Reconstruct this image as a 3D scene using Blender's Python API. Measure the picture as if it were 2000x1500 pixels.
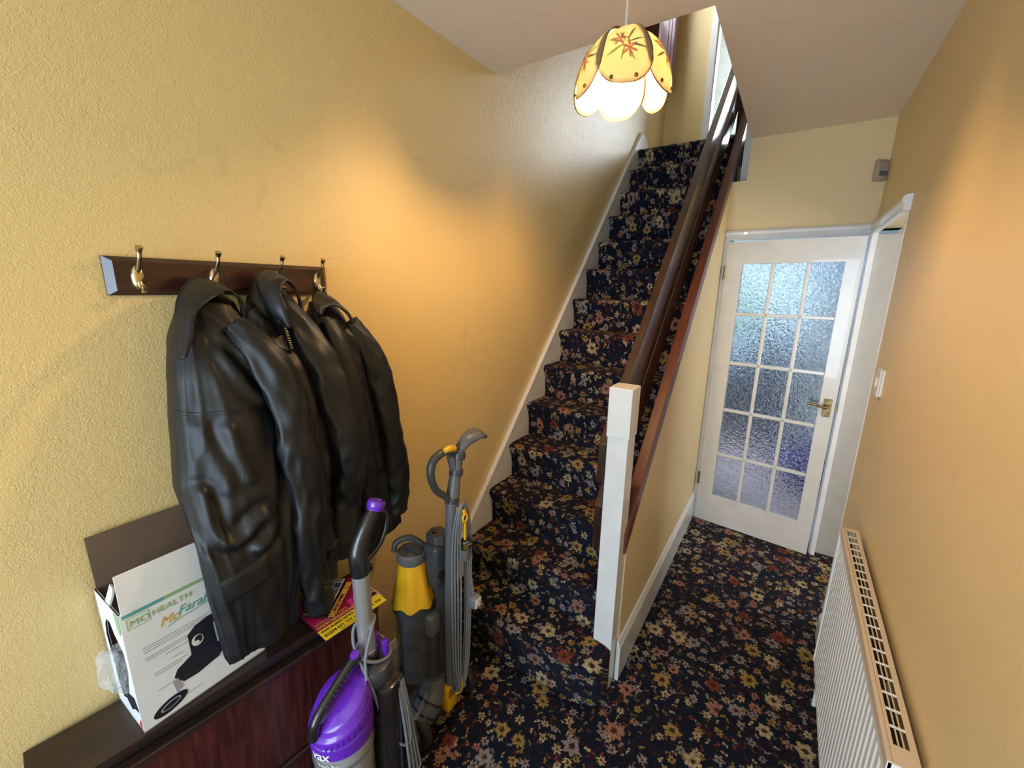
import bpy, bmesh, math, random
from mathutils import Vector, Matrix, noise
from mathutils.bvhtree import BVHTree
random.seed(7)
PI = math.pi
for o in list(bpy.data.objects):
    bpy.data.objects.remove(o)
scn = bpy.context.scene
COL = scn.collection

# ------------------------------------------------------------------ camera
YAW, PIT, ROLL, FPX = 0.57966853, 0.22612221, 0.01633839, 818.38
f_ = Vector((-math.sin(YAW) * math.cos(PIT), math.cos(YAW) * math.cos(PIT), -math.sin(PIT)))
r_ = Vector((math.cos(YAW), math.sin(YAW), 0))
u_ = r_.cross(f_)
r2 = math.cos(ROLL) * r_ + math.sin(ROLL) * u_
u2 = -math.sin(ROLL) * r_ + math.cos(ROLL) * u_
cam = bpy.data.objects.new('camera', bpy.data.cameras.new('camera'))
COL.objects.link(cam)
cam.matrix_world = Matrix(((r2.x, u2.x, -f_.x, 0), (r2.y, u2.y, -f_.y, 0), (r2.z, u2.z, -f_.z, 1.65), (0, 0, 0, 1)))
cam.data.sensor_width = 36
cam.data.lens = FPX / 2000 * 36
cam.data.clip_start = 0.02
scn.camera = cam

# ------------------------------------------------------------------ world, light, exposure
w = bpy.data.worlds.new('sky')
scn.world = w
w.use_nodes = True
bg = w.node_tree.nodes['Background']
bg.inputs[0].default_value = (0.55, 0.76, 1.0, 1)
bg.inputs[1].default_value = 1.1
scn.view_settings.view_transform = 'Standard'
scn.view_settings.look = 'None'
scn.view_settings.gamma = 1
scn.view_settings.use_curve_mapping = False
scn.view_settings.exposure = 0.50

def area(name, loc, direction, sx, sy, power, color):
    l = bpy.data.lights.new(name, 'AREA')
    l.shape = 'RECTANGLE'; l.size = sx; l.size_y = sy; l.energy = power; l.color = color
    o = bpy.data.objects.new(name, l); COL.objects.link(o)
    o.location = loc
    o.rotation_euler = Vector(direction).to_track_quat('-Z', 'Y').to_euler()
    return o
# daylight entering through the glazed front door behind the photographer, bathroom window upstairs, landing window
area('daylight_front_door', (-0.42, -1.93, 1.25), (0, 1, 0), 1.25, 1.8, 56, (0.60, 0.79, 1.0))
area('daylight_bathroom', (0.05, 6.25, 3.95), (-0.1, -1, -0.12), 1.1, 1.1, 48, (0.80, 0.90, 1.0))
area('daylight_landing', (-1.26, 3.92, 4.0), (1, 0, -0.2), 0.46, 1.1, 15, (0.85, 0.93, 1.0))
area('kitchen_fill', (-1.46, 4.6, 1.35), (1, -0.1, -0.35), 0.9, 1.6, 105, (0.50, 0.70, 1.0))  # added blue lamp at the windowless left wall, brightens the kitchen from out of view
area('side_room_fill', (1.56, 2.20, 1.45), (-1, 0, -0.05), 1.3, 1.3, 13, (0.90, 0.95, 1.0))  # added unseen lamp, brightens the understairs wall through the right doorway

# ------------------------------------------------------------------ materials
MATS = {}
def newmat(name):
    m = bpy.data.materials.new(name); m.use_nodes = True
    nt = m.node_tree
    b = nt.nodes['Principled BSDF']
    MATS[name] = m
    return m, nt, b
def N(nt, t, **kw):
    n = nt.nodes.new(t)
    for k, v in kw.items():
        setattr(n, k, v)
    return n
def L(nt, a, b):
    nt.links.new(a, b)
def mth(nt, op, a, b=None, c=None, clamp=False):
    n = nt.nodes.new('ShaderNodeMath'); n.operation = op; n.use_clamp = clamp
    for i, v in enumerate((a, b, c)):
        if v is None: continue
        if isinstance(v, (int, float)): n.inputs[i].default_value = v
        else: nt.links.new(v, n.inputs[i])
    return n.outputs[0]
def mixc(nt, fac, a, b):
    n = nt.nodes.new('ShaderNodeMix'); n.data_type = 'RGBA'
    for i, v in ((0, fac), (6, a), (7, b)):
        if isinstance(v, (int, float)): n.inputs[i].default_value = v
        elif isinstance(v, tuple): n.inputs[i].default_value = (*v, 1) if len(v) == 3 else v
        else: nt.links.new(v, n.inputs[i])
    return n.outputs[2]
def interp_lin(tab, t):
    for a, b_ in zip(tab[:-1], tab[1:]):
        if t <= b_[0]:
            k = (t - a[0]) / (b_[0] - a[0]); return tuple(p + (q - p) * k for p, q in zip(a[1:], b_[1:]))
    return tab[-1][1:]
def coords(nt, kind='Object', scale=(1, 1, 1)):
    tc = nt.nodes.new('ShaderNodeTexCoord'); mp = nt.nodes.new('ShaderNodeMapping')
    mp.inputs['Scale'].default_value = scale
    nt.links.new(tc.outputs[kind], mp.inputs[0])
    return mp.outputs[0]
def noise_t(nt, vec, scale, detail=2, distortion=0.0, rough=0.5):
    n = nt.nodes.new('ShaderNodeTexNoise')
    n.inputs['Scale'].default_value = scale; n.inputs['Detail'].default_value = detail
    n.inputs['Distortion'].default_value = distortion; n.inputs['Roughness'].default_value = rough
    nt.links.new(vec, n.inputs['Vector'])
    return n.outputs[0]
def bump(nt, b, h, strength, dist):
    n = nt.nodes.new('ShaderNodeBump'); n.inputs['Strength'].default_value = strength
    n.inputs['Distance'].default_value = dist
    nt.links.new(h, n.inputs['Height']); nt.links.new(n.outputs[0], b.inputs['Normal'])
def plain(name, col, rough=0.5, metal=0.0, spec=0.5, var=0.06, bscale=0, bstr=0.2, bdist=0.001, coat=0.0, vscale=9):
    m, nt, b = newmat(name)
    v = coords(nt)
    n = noise_t(nt, v, vscale, 3)
    dark = tuple(c * (1 - var * 2.2) for c in col); lite = tuple(min(1, c * (1 + var)) for c in col)
    r = N(nt, 'ShaderNodeValToRGB'); r.color_ramp.elements[0].position = 0.3; r.color_ramp.elements[1].position = 0.7
    r.color_ramp.elements[0].color = (*dark, 1); r.color_ramp.elements[1].color = (*lite, 1)
    L(nt, n, r.inputs[0]); L(nt, r.outputs[0], b.inputs['Base Color'])
    b.inputs['Roughness'].default_value = rough; b.inputs['Metallic'].default_value = metal
    b.inputs['Specular IOR Level'].default_value = spec
    b.inputs['Coat Weight'].default_value = coat
    if bscale: bump(nt, b, noise_t(nt, v, bscale, 2), bstr, bdist)
    return m

def wallpaper(name, col, scale, strength, rough, dist=0.0022):
    m, nt, b = newmat(name)
    v = coords(nt)
    big = noise_t(nt, v, 1.6, 3)
    c = mixc(nt, mth(nt, 'MULTIPLY', big, 0.55), col, tuple(x * 0.86 for x in col))
    # a few old scuffs
    sc = noise_t(nt, v, 7, 4, 0.8)
    c = mixc(nt, mth(nt, 'MULTIPLY', mth(nt, 'SMOOTH_MIN', mth(nt, 'MAXIMUM', mth(nt, 'SUBTRACT', sc, 0.66), 0.0), 0.1, 0.02), 2.5, clamp=True), c, tuple(x * 0.6 for x in col))
    L(nt, c, b.inputs['Base Color'])
    b.inputs['Roughness'].default_value = rough
    b.inputs['Specular IOR Level'].default_value = 0.5
    h = mth(nt, 'ADD', noise_t(nt, v, scale, 2, 1.8), mth(nt, 'MULTIPLY', noise_t(nt, v, scale * 0.35, 2), 0.6))
    bump(nt, b, h, strength, dist)
    return m
wallpaper('wallpaper', (0.78, 0.585, 0.265), 115, 0.65, 0.36)
wallpaper('wallpaper_fine', (0.78, 0.60, 0.315), 190, 0.35, 0.45)
wallpaper('ceiling_paper', (0.90, 0.78, 0.64), 60, 0.35, 0.6)

def wood(name, c1, c2, rough, scale=(3, 3, 40), coat=0.3, axis_noise=6, bstr=0.05):
    m, nt, b = newmat(name)
    v = coords(nt, scale=scale)
    n = noise_t(nt, v, axis_noise, 4, 0.6)
    r = N(nt, 'ShaderNodeValToRGB'); r.color_ramp.elements[0].position = 0.35; r.color_ramp.elements[1].position = 0.68
    r.color_ramp.elements[0].color = (*c1, 1); r.color_ramp.elements[1].color = (*c2, 1)
    L(nt, n, r.inputs[0]); L(nt, r.outputs[0], b.inputs['Base Color'])
    b.inputs['Roughness'].default_value = rough; b.inputs['Coat Weight'].default_value = coat; b.inputs['Coat Roughness'].default_value = 0.15
    bump(nt, b, n, bstr, 0.002)
    return m
wood('mahogany', (0.016, 0.004, 0.004), (0.045, 0.009, 0.008), 0.3, (8, 1.2, 8), 0.4)
wood('cabinet_top_wood', (0.018, 0.009, 0.008), (0.034, 0.016, 0.013), 0.38, (10, 1.0, 10), 0.15)
wood('cabinet_front_wood', (0.035, 0.007, 0.007), (0.085, 0.018, 0.016), 0.35, (14, 14, 1.3), 0.2)
wood('rail_wood', (0.022, 0.009, 0.006), (0.055, 0.022, 0.013), 0.26, (14, 1.4, 1.4), 0.6, bstr=0.008)
wood('string_wood', (0.085, 0.020, 0.009), (0.135, 0.036, 0.015), 0.42, (14, 1.4, 1.4), 0.2)
wood('window_wood', (0.06, 0.012, 0.014), (0.10, 0.022, 0.022), 0.35, (14, 14, 1.2), 0.4)
plain('white_gloss', (0.76, 0.75, 0.73), 0.28, var=0.03, coat=0.3, bscale=25, bstr=0.05)
plain('white_door', (0.70, 0.67, 0.62), 0.26, var=0.03, coat=0.4, bscale=18, bstr=0.06)
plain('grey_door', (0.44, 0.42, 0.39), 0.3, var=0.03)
plain('white_plastic', (0.72, 0.71, 0.68), 0.35, var=0.02)
plain('radiator_white', (0.80, 0.82, 0.81), 0.35, var=0.02)
plain('radiator_cream', (0.66, 0.55, 0.43), 0.4, var=0.03)
plain('dark_void', (0.03, 0.024, 0.02), 0.8)
plain('brass', (0.62, 0.50, 0.30), 0.22, 1.0, var=0.05)
plain('old_brass', (0.30, 0.22, 0.09), 0.35, 1.0, var=0.25, vscale=60)
plain('chrome', (0.66, 0.66, 0.68), 0.18, 1.0, var=0.02)
plain('silver_tube', (0.62, 0.62, 0.63), 0.30, 0.75, var=0.02)
plain('purple_plastic', (0.13, 0.022, 0.48), 0.22, var=0.04, coat=0.4)
plain('black_plastic', (0.012, 0.012, 0.014), 0.22, var=0.05, coat=0.3)
plain('dark_grey_plastic', (0.052, 0.055, 0.062), 0.36, var=0.06)
plain('mid_grey_plastic', (0.125, 0.13, 0.14), 0.36, var=0.05)
plain('grey_cable', (0.19, 0.20, 0.22), 0.45, var=0.05)
plain('yellow_plastic', (0.83, 0.45, 0.012), 0.28, var=0.03, coat=0.3)
plain('smoky_bin', (0.075, 0.075, 0.080), 0.16, var=0.15, vscale=14, coat=0.5)
plain('dusty_bin', (0.30, 0.30, 0.31), 0.25, var=0.10, vscale=12, coat=0.5)
plain('rubber', (0.016, 0.015, 0.015), 0.6, var=0.1)
plain('red_felt', (0.30, 0.02, 0.02), 0.8)
plain('label_black', (0.01, 0.01, 0.01), 0.35)
plain('print_yellow', (0.85, 0.65, 0.03), 0.4, var=0.03)
plain('print_magenta', (0.30, 0.012, 0.09), 0.35, var=0.15, vscale=20)
plain('print_pink', (0.62, 0.04, 0.25), 0.4)
plain('print_orange', (0.75, 0.42, 0.08), 0.4)
plain('print_black', (0.012, 0.011, 0.012), 0.35)
plain('print_white', (0.75, 0.74, 0.73), 0.4)
plain('print_grey', (0.35, 0.36, 0.39), 0.45)
plain('print_green', (0.28, 0.46, 0.22), 0.5, var=0.02)
plain('print_teal', (0.10, 0.36, 0.36), 0.5, var=0.02)
plain('print_red', (0.62, 0.04, 0.05), 0.5)
plain('print_navy', (0.012, 0.011, 0.022), 0.5)
plain('print_silver', (0.42, 0.50, 0.52), 0.4)
plain('print_text', (0.40, 0.43, 0.46), 0.5)
plain('print_photo_blue', (0.05, 0.08, 0.20), 0.3, var=0.3, vscale=60)
plain('box_white', (0.80, 0.82, 0.85), 0.42, var=0.03)
plain('cardboard', (0.16, 0.10, 0.065), 0.8, var=0.08, bscale=180, bstr=0.1)
plain('blue_fabric', (0.02, 0.025, 0.30), 0.7)
plain('kitchen_wall', (0.50, 0.58, 0.64), 0.7)
plain('kitchen_floor', (0.62, 0.46, 0.42), 0.35, var=0.1)
plain('kitchen_unit', (0.07, 0.085, 0.12), 0.5)
plain('worktop', (0.04, 0.035, 0.05), 0.3)
plain('fridge_white', (0.78, 0.80, 0.82), 0.3)
plain('hedge_green', (0.16, 0.45, 0.10), 0.8, var=0.4, vscale=15)
plain('aged_plastic', (0.42, 0.35, 0.27), 0.4, var=0.05)
plain('bath_white', (0.75, 0.80, 0.84), 0.3)
plain('bath_tile', (0.70, 0.76, 0.80), 0.15)
plain('plaster_white', (0.66, 0.62, 0.56), 0.7)

def leather(name, col, rough):
    m, nt, b = newmat(name)
    v = coords(nt)
    n = noise_t(nt, v, 5, 4)
    L(nt, mixc(nt, n, col, tuple(c * 1.7 for c in col)), b.inputs['Base Color'])
    L(nt, mth(nt, 'ADD', mth(nt, 'MULTIPLY', noise_t(nt, v, 9, 3), 0.22), rough - 0.1), b.inputs['Roughness'])
    h = mth(nt, 'ADD', noise_t(nt, v, 420, 2, 0.6), mth(nt, 'MULTIPLY', noise_t(nt, v, 22, 4, 1.0), 1.6))
    bump(nt, b, h, 0.22, 0.0018)
    b.inputs['Specular IOR Level'].default_value = 0.42
    return m
leather('leather', (0.0050, 0.0052, 0.0062), 0.44)
leather('leather_brown', (0.0060, 0.0056, 0.0056), 0.44)
leather('leather_soft', (0.0050, 0.0056, 0.0078), 0.40)

def carpet(name):
    m, nt, b = newmat(name)
    tc = N(nt, 'ShaderNodeTexCoord')
    uv = tc.outputs['UV']
    nz = N(nt, 'ShaderNodeTexNoise'); nz.inputs['Scale'].default_value = 95; nz.inputs['Detail'].default_value = 2
    L(nt, uv, nz.inputs['Vector'])
    sub = N(nt, 'ShaderNodeVectorMath', operation='SUBTRACT'); L(nt, nz.outputs['Color'], sub.inputs[0]); sub.inputs[1].default_value = (0.5, 0.5, 0.5)
    scl = N(nt, 'ShaderNodeVectorMath', operation='SCALE'); L(nt, sub.outputs[0], scl.inputs[0]); scl.inputs['Scale'].default_value = 0.020
    add = N(nt, 'ShaderNodeVectorMath', operation='ADD'); L(nt, uv, add.inputs[0]); L(nt, scl.outputs[0], add.inputs[1])
    vec = add.outputs[0]
    low = noise_t(nt, uv, 14, 2)
    col = mixc(nt, low, (0.0035, 0.0065, 0.016), (0.008, 0.013, 0.026))
    # rusty stems
    st = noise_t(nt, vec, 13, 1, 1.5)
    stm = mth(nt, 'LESS_THAN', mth(nt, 'ABSOLUTE', mth(nt, 'SUBTRACT', st, 0.5)), 0.014)
    col = mixc(nt, mth(nt, 'MULTIPLY', stm, 0.75), col, (0.085, 0.020, 0.014))
    def layer(col, scale, R0, off, petals, keep, pal, cen, depth, seedr=0.85):
        o = N(nt, 'ShaderNodeVectorMath', operation='ADD'); L(nt, vec, o.inputs[0]); o.inputs[1].default_value = off
        s = N(nt, 'ShaderNodeVectorMath', operation='SCALE'); L(nt, o.outputs[0], s.inputs[0]); s.inputs['Scale'].default_value = scale
        vo = N(nt, 'ShaderNodeTexVoronoi', voronoi_dimensions='2D', feature='F1')
        vo.inputs['Scale'].default_value = 1.0; vo.inputs['Randomness'].default_value = seedr
        L(nt, s.outputs[0], vo.inputs['Vector'])
        d = N(nt, 'ShaderNodeVectorMath', operation='SUBTRACT'); L(nt, s.outputs[0], d.inputs[0]); L(nt, vo.outputs['Position'], d.inputs[1])
        sx = N(nt, 'ShaderNodeSeparateXYZ'); L(nt, d.outputs[0], sx.inputs[0])
        sc = N(nt, 'ShaderNodeSeparateColor'); L(nt, vo.outputs['Color'], sc.inputs[0])
        th = mth(nt, 'ARCTAN2', sx.outputs[1], sx.outputs[0])
        r = vo.outputs['Distance']
        size = mth(nt, 'MULTIPLY_ADD', sc.outputs[0], 0.45, 0.72)
        if petals > 2:
            np_ = mth(nt, 'ADD', mth(nt, 'FLOOR', mth(nt, 'MULTIPLY', sc.outputs[2], 3.0)), float(petals))
        else:
            np_ = 2.0
        ph = mth(nt, 'MULTIPLY', sc.outputs[1], 6.283)
        cs = mth(nt, 'COSINE', mth(nt, 'ADD', mth(nt, 'MULTIPLY', th, np_), ph))
        edge = mth(nt, 'MULTIPLY', mth(nt, 'MULTIPLY', mth(nt, 'MULTIPLY_ADD', cs, depth, 1 - depth), R0), size)
        rel = mth(nt, 'DIVIDE', r, mth(nt, 'MAXIMUM', edge, 0.01))
        mask = mth(nt, 'LESS_THAN', rel, 1.0)
        ex = mth(nt, 'LESS_THAN', mth(nt, 'FRACT', mth(nt, 'MULTIPLY', sc.outputs[1], 7.13)), keep)
        mask = mth(nt, 'MULTIPLY', mask, ex)
        rp = N(nt, 'ShaderNodeValToRGB'); rp.color_ramp.interpolation = 'CONSTANT'
        cr = rp.color_ramp
        while len(cr.elements) < len(pal): cr.elements.new(0.5)
        for i, c in enumerate(pal):
            cr.elements[i].position = i / len(pal); cr.elements[i].color = (*c, 1)
        L(nt, mth(nt, 'FRACT', mth(nt, 'MULTIPLY', sc.outputs[0], 5.37)), rp.inputs[0])
        inner = N(nt, 'ShaderNodeValToRGB')
        ir = inner.color_ramp
        ir.elements[0].position = 0.26; ir.elements[0].color = (1, 1, 1, 1)
        ir.elements[1].position = 0.46; ir.elements[1].color = (0, 0, 0, 1)
        e2 = ir.elements.new(0.86); e2.color = (0.0, 0.0, 0.0, 1)
        e3 = ir.elements.new(1.0); e3.color = (0.45, 0.45, 0.45, 1)
        L(nt, rel, inner.inputs[0])
        # streaks on the petals
        stk = mth(nt, 'GREATER_THAN', noise_t(nt, vec, 160, 1), 0.56)
        pc = mixc(nt, mth(nt, 'MULTIPLY', stk, 0.55), rp.outputs[0], cen)
        fc = mixc(nt, inner.outputs[0], pc, cen)
        return mixc(nt, mask, col, fc)
    CREAM = (0.46, 0.37, 0.22); GOLD = (0.35, 0.23, 0.07); RUST = (0.20, 0.04, 0.025); LIL = (0.28, 0.24, 0.24); OLIVE = (0.12, 0.11, 0.05); PINK = (0.36, 0.17, 0.12)
    col = layer(col, 30, 0.34, (0.3, 0.7, 0), 2, 0.75, [OLIVE, LIL, GOLD, CREAM, RUST], (0.05, 0.03, 0.02), 0.42)
    col = layer(col, 18, 0.34, (4.1, 2.2, 0), 5, 0.62, [CREAM, LIL, CREAM, GOLD, PINK, LIL], (0.060, 0.026, 0.014), 0.24)
    col = layer(col, 9.5, 0.33, (1.7, 9.2, 0), 6, 0.58, [CREAM, PINK, RUST, CREAM, GOLD, LIL], (0.045, 0.018, 0.010), 0.16)
    L(nt, col, b.inputs['Base Color'])
    b.inputs['Roughness'].default_value = 0.92
    b.inputs['Specular IOR Level'].default_value = 0.08
    b.inputs['Sheen Weight'].default_value = 0.03
    bump(nt, b, noise_t(nt, uv, 900, 2), 0.7, 0.003)
    return m
carpet('carpet')

def glassmat(name, bscale, bstr, rough=0.04, tint=(0.93, 0.97, 1.0)):
    m, nt, b = newmat(name)
    b.inputs['Base Color'].default_value = (*tint, 1)
    b.inputs['Transmission Weight'].default_value = 1.0
    b.inputs['Roughness'].default_value = rough
    b.inputs['IOR'].default_value = 1.46
    v = coords(nt)
    if bscale:
        vo = N(nt, 'ShaderNodeTexVoronoi', feature='SMOOTH_F1'); vo.inputs['Scale'].default_value = bscale
        L(nt, v, vo.inputs['Vector'])
        h = mth(nt, 'ADD', vo.outputs['Distance'], mth(nt, 'MULTIPLY', noise_t(nt, v, bscale * 0.8, 2, 1.5), 0.9))
        bump(nt, b, h, bstr, 0.006)
    return m
glassmat('stippled_glass', 62, 0.8, 0.03)
m, nt, b = newmat('clear_plastic')
b.inputs['Base Color'].default_value = (0.75, 0.80, 0.85, 1); b.inputs['Roughness'].default_value = 0.18
bump(nt, b, noise_t(nt, coords(nt), 45, 3, 1.0), 0.8, 0.01)
tp = N(nt, 'ShaderNodeBsdfTransparent'); mx = N(nt, 'ShaderNodeMixShader'); mx.inputs[0].default_value = 0.72
L(nt, b.outputs[0], mx.inputs[1]); L(nt, tp.outputs[0], mx.inputs[2]); L(nt, mx.outputs[0], nt.nodes['Material Output'].inputs[0])

m, nt, b = newmat('bulb_glow')
b.inputs['Emission Color'].default_value = (1.0, 0.62, 0.30, 1); b.inputs['Emission Strength'].default_value = 540
b.inputs['Base Color'].default_value = (1, 1, 1, 1)
m, nt, b = newmat('daylight_pane')   # frosted window pane, its own glow stands in for daylight
b.inputs['Emission Color'].default_value = (0.82, 0.92, 1.0, 1); b.inputs['Emission Strength'].default_value = 1.6
def shade_mat(name, col, tw):
    m, nt, b = newmat(name)
    out = nt.nodes['Material Output']
    tr = N(nt, 'ShaderNodeBsdfTranslucent'); tr.inputs[0].default_value = (*col, 1)
    v = coords(nt)
    c = mixc(nt, noise_t(nt, v, 30, 3), col, tuple(x * 0.9 for x in col))
    L(nt, c, b.inputs['Base Color']); b.inputs['Roughness'].default_value = 0.25
    L(nt, c, tr.inputs[0])
    mx = N(nt, 'ShaderNodeMixShader'); mx.inputs[0].default_value = tw
    L(nt, b.outputs[0], mx.inputs[1]); L(nt, tr.outputs[0], mx.inputs[2]); L(nt, mx.outputs[0], out.inputs[0])
shade_mat('shade_glass', (0.34, 0.31, 0.225), 0.60)
shade_mat('shade_coral', (0.75, 0.26, 0.13), 0.35)
shade_mat('shade_leaf', (0.45, 0.48, 0.12), 0.3)
shade_mat('shade_mark', (0.25, 0.16, 0.06), 0.1)

# ------------------------------------------------------------------ helpers
ROOT = {}
def tag(o, label=None, cat=None, group=None, kind=None):
    if label: o['label'] = label
    if cat: o['category'] = cat
    if group: o['group'] = group
    if kind: o['kind'] = kind
    return o
def thing(name, loc, label, cat, group=None, rotz=0.0):
    o = bpy.data.objects.new(name, None); COL.objects.link(o)
    o.location = loc; o.rotation_euler = (0, 0, rotz); o.empty_display_size = 0.05
    ROOT[o.name] = Matrix.Translation(Vector(loc)) @ Matrix.Rotation(rotz, 4, 'Z')
    return tag(o, label, cat, group)
def obj(name, bm, mat, parent=None, smooth=None, local=False, label=None):
    """bm in world coordinates (or in the root's frame when local)."""
    bmesh.ops.recalc_face_normals(bm, faces=bm.faces)
    me = bpy.data.meshes.new(name)
    if parent is not None:
        M = ROOT[parent.name]
        if not local: bm.transform(M.inverted())
    bm.to_mesh(me); bm.free()
    me.materials.append(MATS[mat])
    o = bpy.data.objects.new(name, me); COL.objects.link(o)
    if parent is not None:
        o.parent = parent; ROOT[o.name] = ROOT[parent.name]
    else:
        ROOT[o.name] = Matrix.Identity(4)
    if smooth is not None:
        for p in me.polygons: p.use_smooth = True
        me.set_sharp_from_angle(angle=math.radians(smooth))
    if label: o['label'] = label
    return o
def top(name, bm, mat, label, cat, group=None, smooth=None):
    """a thing that is one mesh: origin at the middle of its base"""
    xs = [v.co.x for v in bm.verts]; ys = [v.co.y for v in bm.verts]; zs = [v.co.z for v in bm.verts]
    c = Vector(((min(xs) + max(xs)) / 2, (min(ys) + max(ys)) / 2, min(zs)))
    bm.transform(Matrix.Translation(-c))
    o = obj(name, bm, mat, None, smooth); o.location = c
    ROOT[o.name] = Matrix.Translation(c)
    return tag(o, label, cat, group)
def struct(name, bm, mat, smooth=None, parent=None):
    o = obj(name, bm, mat, parent, smooth)
    if parent is None: o['kind'] = 'structure'
    return o
def BM(): return bmesh.new()
def box(bm, x0, x1, y0, y1, z0, z1, bev=0, seg=2):
    vs = [bm.verts.new((x, y, z)) for x in (x0, x1) for y in (y0, y1) for z in (z0, z1)]
    F = [(0, 1, 3, 2), (4, 6, 7, 5), (0, 4, 5, 1), (2, 3, 7, 6), (0, 2, 6, 4), (1, 5, 7, 3)]
    fs = [bm.faces.new([vs[i] for i in q]) for q in F]
    if bev:
        es = list({e for f in fs for e in f.edges})
        bmesh.ops.bevel(bm, geom=es, offset=bev, segments=seg, profile=0.5, affect='EDGES')
    return bm
def bx(*a, **k): return box(BM(), *a, **k)
def obox(bm, c, ex, ey, ez, hx, hy, hz, bev=0, seg=2):
    """oriented box: centre, three unit axes, half sizes"""
    t = BM(); box(t, -hx, hx, -hy, hy, -hz, hz, bev, seg)
    M = Matrix((( ex[0], ey[0], ez[0], c[0]), (ex[1], ey[1], ez[1], c[1]), (ex[2], ey[2], ez[2], c[2]), (0, 0, 0, 1)))
    t.transform(M)
    me = bpy.data.meshes.new('tmp'); t.to_mesh(me); t.free(); bm.from_mesh(me); bpy.data.meshes.remove(me)
    return bm
def prism(bm, poly, axis, a, b, bev=0):
    """extrude 2-D polygon; axis 'x': poly=(y,z); 'y': (x,z); 'z': (x,y)"""
    def P(p, t):
        return {'x': (t, p[0], p[1]), 'y': (p[0], t, p[1]), 'z': (p[0], p[1], t)}[axis]
    A = [bm.verts.new(P(p, a)) for p in poly]; B = [bm.verts.new(P(p, b)) for p in poly]
    n = len(poly)
    fs = [bm.faces.new(A), bm.faces.new(B[::-1])]
    for i in range(n):
        fs.append(bm.faces.new((A[i], A[(i + 1) % n], B[(i + 1) % n], B[i])))
    if bev:
        bmesh.ops.bevel(bm, geom=list({e for f in fs for e in f.edges}), offset=bev, segments=2, profile=0.5, affect='EDGES')
    return bm
def catmull(pts, n):
    pts = [Vector(p) for p in pts]
    if len(pts) < 3:
        return [pts[0].lerp(pts[-1], i / n) for i in range(n + 1)]
    P = [2 * pts[0] - pts[1]] + pts + [2 * pts[-1] - pts[-2]]
    out = []
    for i in range(1, len(P) - 2):
        for k in range(n):
            t = k / n
            a, b_, c, d = P[i - 1], P[i], P[i + 1], P[i + 2]
            out.append(0.5 * ((2 * b_) + (c - a) * t + (2 * a - 5 * b_ + 4 * c - d) * t * t + (3 * b_ - a - 3 * c + d) * t ** 3))
    out.append(pts[-1])
    return out
def tube(bm, pts, rad, seg=10, n=6, cap=True, flat=None, closed=False):
    """tube along smooth path; rad number or list; flat=(axis vector, squash)"""
    path = catmull(pts, n) if n else [Vector(p) for p in pts]
    m_ = len(path)
    if isinstance(rad, (int, float)): R = [rad] * m_
    else:
        R = []
        for i in range(m_):
            t = i / (m_ - 1) * (len(rad) - 1); k = min(int(t), len(rad) - 2)
            R.append(rad[k] + (rad[k + 1] - rad[k]) * (t - k))
    rings = []
    up = None
    for i, p in enumerate(path):
        if i == 0: d = path[1] - path[0]
        elif i == m_ - 1: d = path[-1] - path[-2]
        else: d = path[i + 1] - path[i - 1]
        if d.length < 1e-9: d = Vector((0, 0, 1))
        d.normalize()
        if up is None:
            up = d.orthogonal().normalized()
        up = (up - d * up.dot(d))
        if up.length < 1e-6: up = d.orthogonal()
        up.normalize()
        s = d.cross(up)
        ring = []
        for k in range(seg):
            a = 2 * PI * k / seg
            off = (up * math.cos(a) + s * math.sin(a)) * R[i]
            if flat: off -= flat[0] * off.dot(flat[0]) * (1 - flat[1])
            ring.append(bm.verts.new(p + off))
        rings.append(ring)
    for i in range(m_ - 1):
        for k in range(seg):
            bm.faces.new((rings[i][k], rings[i][(k + 1) % seg], rings[i + 1][(k + 1) % seg], rings[i + 1][k]))
    if cap:
        bm.faces.new(rings[0][::-1]); bm.faces.new(rings[-1])
    return bm
def tb(*a, **k): return tube(BM(), *a, **k)
def lathe(bm, prof, c, axis=(0, 0, 1), seg=28, cap=True):
    """revolve (r, h) profile about axis through c"""
    az = Vector(axis).normalized(); ax = az.orthogonal().normalized(); ay = az.cross(ax); c = Vector(c)
    rings = []
    for r, h in prof:
        if r < 1e-6:
            rings.append([bm.verts.new(c + az * h)])
        else:
            rings.append([bm.verts.new(c + az * h + (ax * math.cos(2 * PI * k / seg) + ay * math.sin(2 * PI * k / seg)) * r) for k in range(seg)])
    for a, b_ in zip(rings[:-1], rings[1:]):
        for k in range(seg):
            k2 = (k + 1) % seg
            if len(a) == 1 and len(b_) == 1: continue
            if len(a) == 1: bm.faces.new((a[0], b_[k], b_[k2]))
            elif len(b_) == 1: bm.faces.new((a[k], b_[0], a[k2]))
            else: bm.faces.new((a[k], a[k2], b_[k2], b_[k]))
    if cap:
        if len(rings[0]) > 1: bm.faces.new(rings[0][::-1])
        if len(rings[-1]) > 1: bm.faces.new(rings[-1])
    return bm
def lt(*a, **k): return lathe(BM(), *a, **k)
def grid(bm, fn, nu, nv, closed_u=False):
    V = [[bm.verts.new(fn(i / nu, j / nv)) for i in range(nu + (0 if closed_u else 1))] for j in range(nv + 1)]
    W = len(V[0])
    for j in range(nv):
        for i in range(nu):
            i2 = (i + 1) % W
            bm.faces.new((V[j][i], V[j][i2], V[j + 1][i2], V[j + 1][i]))
    return bm
def solidify(o, t, offset=0):
    md = o.modifiers.new('thickness', 'SOLIDIFY'); md.thickness = t; md.offset = offset
    return o
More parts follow.
